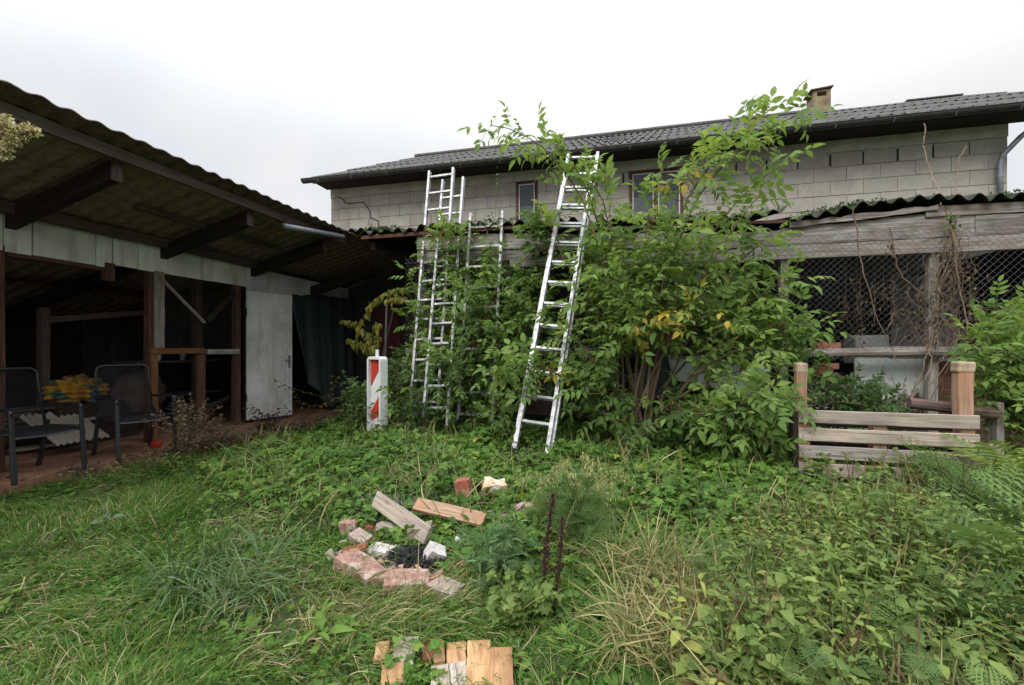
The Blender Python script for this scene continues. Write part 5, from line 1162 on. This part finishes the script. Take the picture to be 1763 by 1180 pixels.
weed('bramble', 'three-lobed bramble sprouts right of the board row', 'bramble', 892, 1085, .22, 15, .24, L_HERB, TRI, (.045, .085), (.25, .8), L_HERB, nl=7, sr=.0025)
weed('bramble', 'broad-leaved seedlings before the foremost boards', 'bramble', 720, 1168, .06, 8, .12, L_COVER, TRI, (.05, .08), (.4, .85), L_HERB, nl=4, sr=.002)
weed('dandelion', 'small dandelion rosette in the lawn left of the boards', 'dandelion', 550, 1112, .07, 8, .09, L_COVER, [simple_proto(.34) for _ in range(4)], (.07, .12), (.6, .9), L_HERB, nl=2, sr=.002)
weed('mullein', 'greyish broad-leaved rosette alone in the left lawn', 'rosette', 182, 905, .05, 5, .06, leafmat('grey_leaf', [(0, (.10, .15, .10)), (1, (.20, .27, .19))], .3, .6), [simple_proto(.6) for _ in range(3)], (.06, .10), (.2, .9), L_HERB, nl=2, sr=.002)
# grey brushwood above the pit
bw = MB(); c0_ = pg(690, 885)
for k in range(150):
    p = c0_ + [random.gauss(0, .14), random.gauss(0, .09), random.uniform(.0, .05)]; d = norm(np.array([random.gauss(0, .5), random.gauss(0, .5), random.uniform(.3, 1.)])); L = random.uniform(.05, .17); bw.tube([p, p + d * L * .5 + rng.normal(0, .01, 3), p + d * L], [.0022, .0016, .001], 3, cap=False)
o = bw.build('brushwood', wood('grey_twigs', (.10, .09, .09), (.24, .215, .21), (.38, .35, .33))); top(o, 'tangle of dry grey twigs beside the slanting board', 'twigs'); o['kind'] = 'stuff'

# ================================================================== GRASS TUFTS
def tuft(px, py, n, L, lean, mat, label, tint=(0, 1), r=.08, wdsc=1., protos=BLF, name='grass_tuft', grp='tall grass tufts', dirb=(0, 0, 0), dz=0):
    p = pg(px, py); nc = 7; cc = rng.normal(0, r * 1.15, (nc, 2)); cl = rng.normal(0, .55, (nc, 3)) * [1, 1, 0]; w_ = rng.integers(0, nc, n); n = int(n)
    a_ = rng.uniform(0, 6.28, n); rr = r * .45 * np.sqrt(rng.random(n)); pos = np.stack([p[0] + cc[w_, 0] + rr * np.cos(a_), p[1] + cc[w_, 1] + rr * np.sin(a_), np.full(n, p[2] + dz)], 1)
    out = np.stack([np.cos(a_), np.sin(a_), np.zeros(n)], 1) + rnd(n, .42) * [1, 1, 0] + np.array(dirb) + cl[w_]; d = out * lean * rng.uniform(.3, 1.8, (n, 1)) + [0, 0, 1.] + rnd(n, .18)
    o = scatter(name, protos, pos, d, out, rng.uniform(.35, 1.05, n) * L, np.clip(rng.uniform(*tint, n) * rng.uniform(.6, 1.1, n), 0, 1), mat); return top(o, label, 'grass tuft', grp)
tuft(752, 835, 420, .38, .45, L_STRAW, 'yellowish grass tuft between the ladder foot and the fire pit', (0, .9), .12)
tuft(1130, 1010, 330, .46, .35, L_STRAW, 'long straw-coloured grass tuft right of the dock stalks', (.0, .95), .13)
tuft(1225, 1035, 240, .42, .4, L_STRAW, 'straw tuft farther right in the nettles', (.0, 1), .12)
tuft(1070, 985, 180, .42, .5, L_STRAW, 'arching greenish-yellow tuft beside the feathery weed', (.0, .7), .07, dirb=(-.5, 0, 0))
tuft(1130, 1110, 260, .34, .4, L_STRAW, 'withered flattened tuft low in the front nettles', (.5, 1), .10)
tuft(1640, 880, 340, .38, .45, L_STRAW, 'yellow-green grass tuft in front of the right pallet corner', (0, .8), .13)
tuft(1560, 900, 200, .32, .45, L_STRAW, 'thin brownish tuft left of the right pallet corner tuft', (.1, .9), .12)
tuft(375, 985, 330, .46, .35, L_BLUEG, 'combed-over bluish grass clump in the left lawn', (0, .9), .12, dirb=(.9, -.5, 0))
tuft(405, 1050, 220, .38, .35, L_BLUEG, 'pale bluish grass clump just in front of the combed-over clump', (.2, 1), .10, dirb=(.3, -1.0, 0))
tuft(560, 900, 260, .30, .4, L_BLUEG, 'blue-green grass clump left of the pink brick', (0, .8), .14, dirb=(.2, -.5, 0))
tuft(700, 1050, 240, .26, .4, L_STRAW, 'tired brown-green grass tuft between the bricks and the boards', (.1, .9), .13, dirb=(.1, -.5, 0))
tuft(745, 1075, 200, .22, .3, L_STRAW, 'grass tuft overhanging the top of the board row', (.0, .8), .12, dirb=(0, -.4, 0))
tuft(1010, 1000, 170, .36, .4, L_GRASS, 'green grass tuft between the dock stalks and the straw tufts', (.2, .9), .07)
tuft(1085, 930, 190, .40, .5, L_STRAW, 'arching yellow-green tuft behind the long straw tuft', (0, .6), .12)
tuft(1290, 1000, 170, .40, .5, L_STRAW, 'loose greenish tuft right of the straw tufts', (0, .7), .14)
tuft(1010, 1120, 150, .30, .4, L_GRASS, 'fresh green tuft right of the board row', (.3, .9), .12)
tuft(1380, 930, 140, .34, .5, L_STRAW, 'thin yellowish tuft in the middle of the herb patch', (0, .8), .14)
tuft(1440, 1080, 150, .34, .5, L_GRASS, 'green tuft low in the right-hand herbs', (.2, 1), .14)
tuft(130, 1000, 220, .20, .4, L_GRASS, 'lush green tuft at the far left of the lawn', (.0, .7), .16, dirb=(.4, -.3, 0))
tuft(240, 890, 200, .20, .4, L_GRASS, 'dark green tuft in the upper left lawn', (.0, .6), .16, dirb=(.4, -.3, 0))
tuft(300, 1120, 220, .22, .4, L_GRASS, 'green tuft at the bottom left of the lawn', (.0, .8), .14, dirb=(.3, -.4, 0))
tuft(560, 985, 200, .22, .4, L_GRASS, 'green tuft left of the brick ring', (.1, .9), .13, dirb=(.3, -.4, 0))
tuft(600, 1075, 170, .22, .4, L_STRAW, 'brownish tuft in front of the brick ring', (.1, .9), .14, dirb=(.2, -.4, 0))
for (px_, py_, lb_) in ((1420, 850, 'leafy weed before the left end of the pallet'), (1500, 850, 'leafy weed before the middle of the pallet'), (1590, 852, 'leafy weed before the right half of the pallet')): weed('pallet_weed', lb_, 'weed', px_, py_, .30, 9, .16, L_HERB, SIM, (.03, .06), (.2, .9), L_HERB, nl=14, sr=.002)
tuft(490, 815, 130, .24, .35, L_STRAW, 'straw-tipped tuft in the pale ground cover at the left', (.2, .9), .14)
tuft(1190, 880, 120, .22, .3, L_STRAW, 'sparse brownish tuft below the elder bush', (.3, 1), .14)

P = []
for (x, y) in samp_poly([(1080, 1010), (1230, 1020), (1290, 1110), (1240, 1180), (1060, 1175), (1040, 1080)], 550): q = pg(x, y); P.append(q + [0, 0, random.uniform(0, .16)])
P = np.array(P); n = len(P); o = scatter('flattened_straw', BLF + BLA, P, rnd(n) * [1, 1, .3] + [0, 0, .2], rnd(n), rng.uniform(.10, .30, n), rng.uniform(.35, 1, n), L_STRAW); top(o, 'matted heap of flattened straw in the front nettles', 'straw'); o['kind'] = 'stuff'
# ================================================================== LAWN, GROUND COVER, HERBS (uncountable)
def field(x0, x1, y0, y1, n, dens):
    """n tries, kept where dens(x, y) is high and inside a generous view"""
    x = rng.uniform(x0, x1, n); y = y0 + (y1 - y0) * rng.random(n) ** 1.35
    k = rng.random(n) < np.clip(dens(x, y), 0, 1); X, Yw = x * cy + y * sy, -x * sy + y * cy
    k &= (Yw > .95) & (np.abs(X) < Yw * 1.32 + .25); return x[k], y[k]
def vn(x, y, s, seed):
    return .5 + .25 * (np.sin(x * s + seed) * np.cos(y * s * 1.13 + seed * 1.7) + np.sin((x * .7 + y * .8) * s * 1.9 + seed * 2.3) * .7 + np.sin((x * .9 - y * .6) * s * 3.7 + seed * 3.1) * .4)
XW = lambda x, y: CX + F * ((x * cy + y * sy) / (-x * sy + y * cy))                        # where a ground point lies across the view
bound = lambda y: np.interp(y, [1.3, 2.0, 2.35, 2.6, 2.9, 3.4, 4.6], [.02, -.3, -.9, -2.1, -3.3, -4.0, -4.6])   # lawn | ground cover border
pitc = pg(700, 975); brd = pg(770, 1145)
def clear(x, y):
    d2 = (x - la_f[0]) ** 2 / .09 + (y - la_f[1] + .12) ** 2 / .05; a = (1 - .93 * np.exp(-d2 ** 2)) * (1 - .93 * np.exp(-(((x - pitc[0]) / .25) ** 2 + ((y - pitc[1]) / .17) ** 2) ** 2)); u_, v_ = (x - brd[0]), (y - brd[1]); c_, s_ = math.cos(YAW), math.sin(YAW)
    u2, v2 = u_ * c_ + v_ * s_, -u_ * s_ + v_ * c_; return a * (1 - ((np.abs(u2) < .25) & (v2 > -.12) & (v2 < .07) & (rng.random(np.shape(x)) < .97)))
slab = lambda x, y: sst(x, np.interp(y, [2.6, 3.3, 4.4, 5.6, 6.6], [-5.2, -5.1, -4.9, -4.66, -4.6]), np.interp(y, [2.6, 3.3, 4.4, 5.6, 6.6], [-5.05, -4.95, -4.7, -4.5, -4.4]))
lawn = lambda x, y: (.18 + .82 * (1 - sst(x - bound(y), -.15, .45))) * clear(x, y) * slab(x, y)
x, y = field(-6, 2.2, .9, 5.2, 330000, lambda x, y: lawn(x, y) * (.55 + .45 * (y < 3)) * (.5 + .9 * vn(x, y, 2.3, 1))); n = len(x)
fl = np.stack([np.sin(x * 1.7 + y * 2.1) + .6, np.cos(x * 2.3 - y * 1.9) - .8, np.zeros(n)], 1)
hgt = .4 + 1.35 * vn(x, y, 3.1, 4)
scatter('grass', BLA, np.stack([x, y, gz(x, y) - .005], 1), fl * .85 * rng.uniform(.2, 1.5, (n, 1)) + rnd(n, .45) + [0, 0, 1], fl + rnd(n, .5), rng.uniform(.05, .15, n) * hgt,
        np.clip(rng.normal(.48, .22, n) + .42 * (vn(x, y, 1.9, 7) - .5) + (rng.random(n) < .07) * .45, 0, 1), L_GRASS)
tag(bpy.data.objects['grass'], 'mown but shaggy green lawn grass at the lower left', 'grass', None, 'stuff')
x, y = field(-5.4, 1.4, .9, 4.6, 40000, lambda x, y: lawn(x, y) * (vn(x, y, 1.6, 12) > .40)); n = len(x)
o = scatter('clover', TRI, np.stack([x, y, gz(x, y) + rng.uniform(.01, .05, n)], 1), rnd(n, .8) + [0, -.2, .4], rnd(n, .35) + [0, 0, 1.], rng.uniform(.016, .040, n), np.clip(rng.normal(.4, .2, n), 0, .86), L_COVER); tag(o, 'small clover-like leaves mixed into the lawn', 'clover', None, 'stuff')
# low ground cover of three-part leaves
cov = lambda x, y: sst(x - bound(y), -.1, .35) * clear(x, y) * slab(x, y) * (1 - .75 * sst(x - np.interp(y, [1.3, 2.2, 3, 4], [.1, .35, 1.0, 3.2]), 0, .5))
x, y = field(-5.2, 6.2, 1.2, 6.2, 60000, lambda x, y: cov(x, y) * (.5 + .6 * vn(x, y, 2.7, 3))); n = len(x); hh = .03 + .17 * vn(x, y, 3.4, 9) * sst(y, 1.5, 3.2)
o = scatter('ground_cover', TRI, np.stack([x, y, gz(x, y) + hh * rng.uniform(.35, 1.1, n)], 1), rnd(n, 1.) * [1, 1, .25] + [0, -.35, 0], rnd(n, .38) + [0, -.25, 1.], rng.uniform(.055, .115, n), np.clip(rng.normal(.38, .19, n) + .30 * (vn(x, y, 2.1, 5) - .4) + (rng.random(n) < .012) * .5, 0, 1), L_COVER)
tag(o, 'carpet of low three-part green leaves in front of the ladders', 'ground cover', None, 'stuff')
# taller herb patch on the right: stems with opposite pointed leaves
herb = lambda x, y: sst(x - np.interp(y, [1.2, 2.0, 2.8, 3.6, 4.4], [.12, .18, .55, 1.5, 3.0]), 0, .3)
x, y = field(-.2, 6.0, 1.0, 4.3, 21000, lambda x, y: herb(x, y) * (.3 + .9 * vn(x, y, 3.3, 21))); n = len(x)
H_ = (.12 + .42 * np.clip(vn(x, y, 2.2, 30), 0, 1) ** 1.4) * rng.uniform(.35, 1.25, n) * (.6 + .4 * sst(y, 1.2, 2.2)) * (1 - .45 * sst(y, 2.9, 3.8)); ln = rnd(n, .14) * [1, 1, 0]
szp = rng.uniform(.026, .058, n) * (.8 + .7 * vn(x, y, 4.1, 50)) * (1 + .5 * (rng.random(n) < .12)); P = []; Dn = []; Nm = []; Sc = []; Ti = []; base = np.stack([x, y, gz(x, y)], 1); tb = rng.normal(.56, .18, n) + .55 * (vn(x, y, 2.6, 33) - .5) + .30 * (rng.random(n) < .05)
for lv in range(6):
    f = .28 + .72 * lv / 5; an = rng.uniform(0, 6.28, n) if lv == 0 else an + 1.57
    for s_ in (0, math.pi):
        k = rng.random(n) < (.55 + .45 * f); dd = np.stack([np.cos(an + s_), np.sin(an + s_), np.full(n, .15 - .5 * (1 - f))], 1)
        P.append((base + [0, 0, 1.] * (H_ * f)[:, None] + ln * (H_ * f)[:, None] * 2)[k]); Dn.append((dd + rnd(n, .2))[k]); Nm.append((rnd(n, .25) + [0, 0, 1.])[k]); Sc.append((szp * rng.uniform(.75, 1.25, n) * (1.15 - .45 * f))[k]); Ti.append(np.clip(tb + .15 * (f - .5) + rng.normal(0, .06, n), 0, 1)[k])
o = scatter('nettles', SIM + LAN[:2], np.concatenate(P), np.concatenate(Dn), np.concatenate(Nm), np.concatenate(Sc), np.concatenate(Ti), L_HERB); tag(o, 'thick patch of nettle-like herbs filling the lower right', 'nettles', None, 'stuff')
stp, stf = stalk([(0, s_, 0) for s_ in np.linspace(0, 1, 4)], .006)
o = scatter('nettle_stems', [(stp, stf)], base, ln * 2 + [0, 0, 1.], rnd(n), H_, rng.uniform(.3, .9, n), L_DRY if False else L_HERB); tag(o, 'thin upright stems of the nettle patch', 'stems', None, 'stuff')
# grass and straw between the herbs and in the cover
x, y = field(-4.5, 6.0, 1.0, 5.0, 52000, lambda x, y: (.25 + .75 * herb(x, y)) * sst(x - bound(y), -.3, .1) * clear(x, y) * (vn(x, y, 2.9, 40) > .36)); n = len(x)
o = scatter('wild_grass', BLA + BLF, np.stack([x, y, gz(x, y)], 1), rnd(n, .4) + [0, 0, 1], rnd(n), rng.uniform(.10, .42, n) * (.75 + .5 * vn(x, y, 2.2, 30)), np.clip(rng.normal(.34, .3, n), 0, 1), L_STRAW); tag(o, 'loose green and straw grass blades among the herbs', 'grass', None, 'stuff')
for (nm, lab, n0, prot, mt, sc_, xb) in (('plantain', 'scattered broad-leaved weeds in the lawn', 900, [simple_proto(.45) for _ in range(5)], L_COVER, (.03, .075), (-5.4, .6)),):
    x, y = field(*xb, 1.0, 4.2, n0, lambda x, y: lawn(x, y)); P = []; Dd = []
    for a_, c_ in zip(x, y):
        for k in range(6): an = random.uniform(0, 6.28); P.append((a_ + .012 * math.cos(an), c_ + .012 * math.sin(an), float(gz(a_, c_)) + .02)); Dd.append((math.cos(an), math.sin(an), random.uniform(.3, .9)))
    n = len(P); o = scatter(nm, prot, P, Dd, rnd(n, .2) + [0, 0, 1], rng.uniform(*sc_, n), rng.uniform(.2, .85, n), mt); tag(o, lab, 'weeds', None, 'stuff')
# thatch: dead blades lying flat in the lawn and between the herbs, and brown dead stalks
x, y = field(-5.2, 5.5, 1.0, 4.8, 44000, lambda x, y: slab(x, y) * (vn(x, y, 3.6, 60) > .5) * (.45 + .55 * (vn(x, y, 1.3, 61) > .5))); n = len(x)
o = scatter('thatch', BLA + BLF, np.stack([x, y, gz(x, y) + rng.uniform(.005, .07, n)], 1), rnd(n) * [1, 1, .16] + [0, 0, .08], rnd(n, .3) + [0, 0, -1.], rng.uniform(.06, .20, n), rng.uniform(.1, 1, n) ** 1.3, leafmat('thatch_blade', [(0, G(.10, .075, .035)), (.5, G(.24, .19, .095)), (1, G(.46, .38, .23))], .2)); tag(o, 'flattened dead grass lying through the lawn and herbs', 'dead grass', None, 'stuff')
x, y = field(.0, 6.0, 1.1, 4.4, 5200, lambda x, y: herb(x, y) * (vn(x, y, 2.9, 70) > .5)); n = len(x)
o = scatter('dead_stalks', [stalk([(0, 0, 0), (0, .4, .02), (0, .75, -.01), (0, 1, .03)], .007)], np.stack([x, y, gz(x, y)], 1), rnd(n, .35) + [0, 0, 1], rnd(n), rng.uniform(.2, .42, n), rng.random(n), L_DRY); tag(o, 'thin brown dead stalks standing in the herb patch', 'dead stalks', None, 'stuff')
x, y = field(.1, 6.0, 1.1, 4.2, 2600, lambda x, y: herb(x, y) * (vn(x, y, 1.9, 80) > .53)); n = len(x)
o = scatter('feathery_leaves', FEA, np.stack([x, y, gz(x, y) + rng.uniform(.08, .34, n)], 1), rnd(n) * [1, 1, .4] + [0, 0, .5], rnd(n, .3) + [0, 0, 1], rng.uniform(.06, .13, n), rng.uniform(.1, 1, n), L_TEAL); tag(o, 'patches of feathery leaves among the herbs', 'feathery leaves', None, 'stuff')
# leaf litter on the slab edge
x = rng.uniform(-5.4, -4.3, 16000); y = rng.uniform(2.7, 7.2, 16000); k = rng.random(16000) < np.exp(-((x - np.interp(y, [2.6, 3.3, 4.4, 5.6, 6.6], [-5.1, -5.0, -4.85, -4.7, -4.7])) / .22) ** 2) * (.25 + .75 * sst(y, 3.2, 4.3) * (1 - sst(y, 5.9, 6.3))); x, y = x[k], y[k]; n = len(x)
o = scatter('leaf_litter', SIM + LAN, np.stack([x, y, rng.uniform(.005, .07, n)], 1), rnd(n) * [1, 1, .4], rnd(n, .5) + [0, 0, 1], rng.uniform(.015, .05, n), rng.random(n), L_DRY); tag(o, 'brown leaf litter and dead stalks along the slab edge', 'leaf litter', None, 'stuff')
# ferns at the right edge of the foreground
def fern(px, py, t_, n, L, label, protos, mat, tint):
    c = pt(px, py, t_); p = np.array([c[0], c[1], float(gz(c[0], c[1]))]); r = thing('fern', label, 'fern', tuple(p), 'ferny plants at the lower right'); a_ = rng.uniform(0, 6.28, n); d = np.stack([np.cos(a_), np.sin(a_), rng.uniform(.5, 1.4, n)], 1)
    pos = p + [0, 0, 1.] * rng.uniform(0, .28, (n, 1)) + rnd(n, .04) * [1, 1, 0]; scatter('frond', protos, pos, d, rnd(n, .3) + [0, 0, 1], rng.uniform(.6, 1., n) * L, rng.uniform(*tint, n), mat, r)
    b = MB(); b.tube([p, p + [0, .01, .15], p + [.01, 0, .3]], [.005, .004, .003], 5); b.build('stem', BARK, r)
fern(1735, 1020, 2.0, 13, .40, 'large feathery fern at the right edge, halfway up the foreground', FER, L_TEAL, (.2, .9))
fern(1690, 1120, 1.75, 18, .34, 'dark feathery fern in the lower right corner', FEA, L_TEAL, (0, .7))
fern(1760, 900, 2.9, 20, .45, 'yellow-green fern at the right edge beside the log frame', FER, L_HERB, (.5, .93))
fern(1655, 905, 2.9, 14, .34, 'bluish fern just below the right pallet corner', FEA, L_TEAL, (.3, 1.))
fern(1790, 960, 2.3, 20, .42, 'fern cut by the photo edge above the large feathery fern', FEA, L_TEAL, (.2, .9))
fern(1480, 770, 3.75, 10, .30, 'thin feathery sprays growing through the pallet slats', FEA, L_TEAL, (.1, .8))
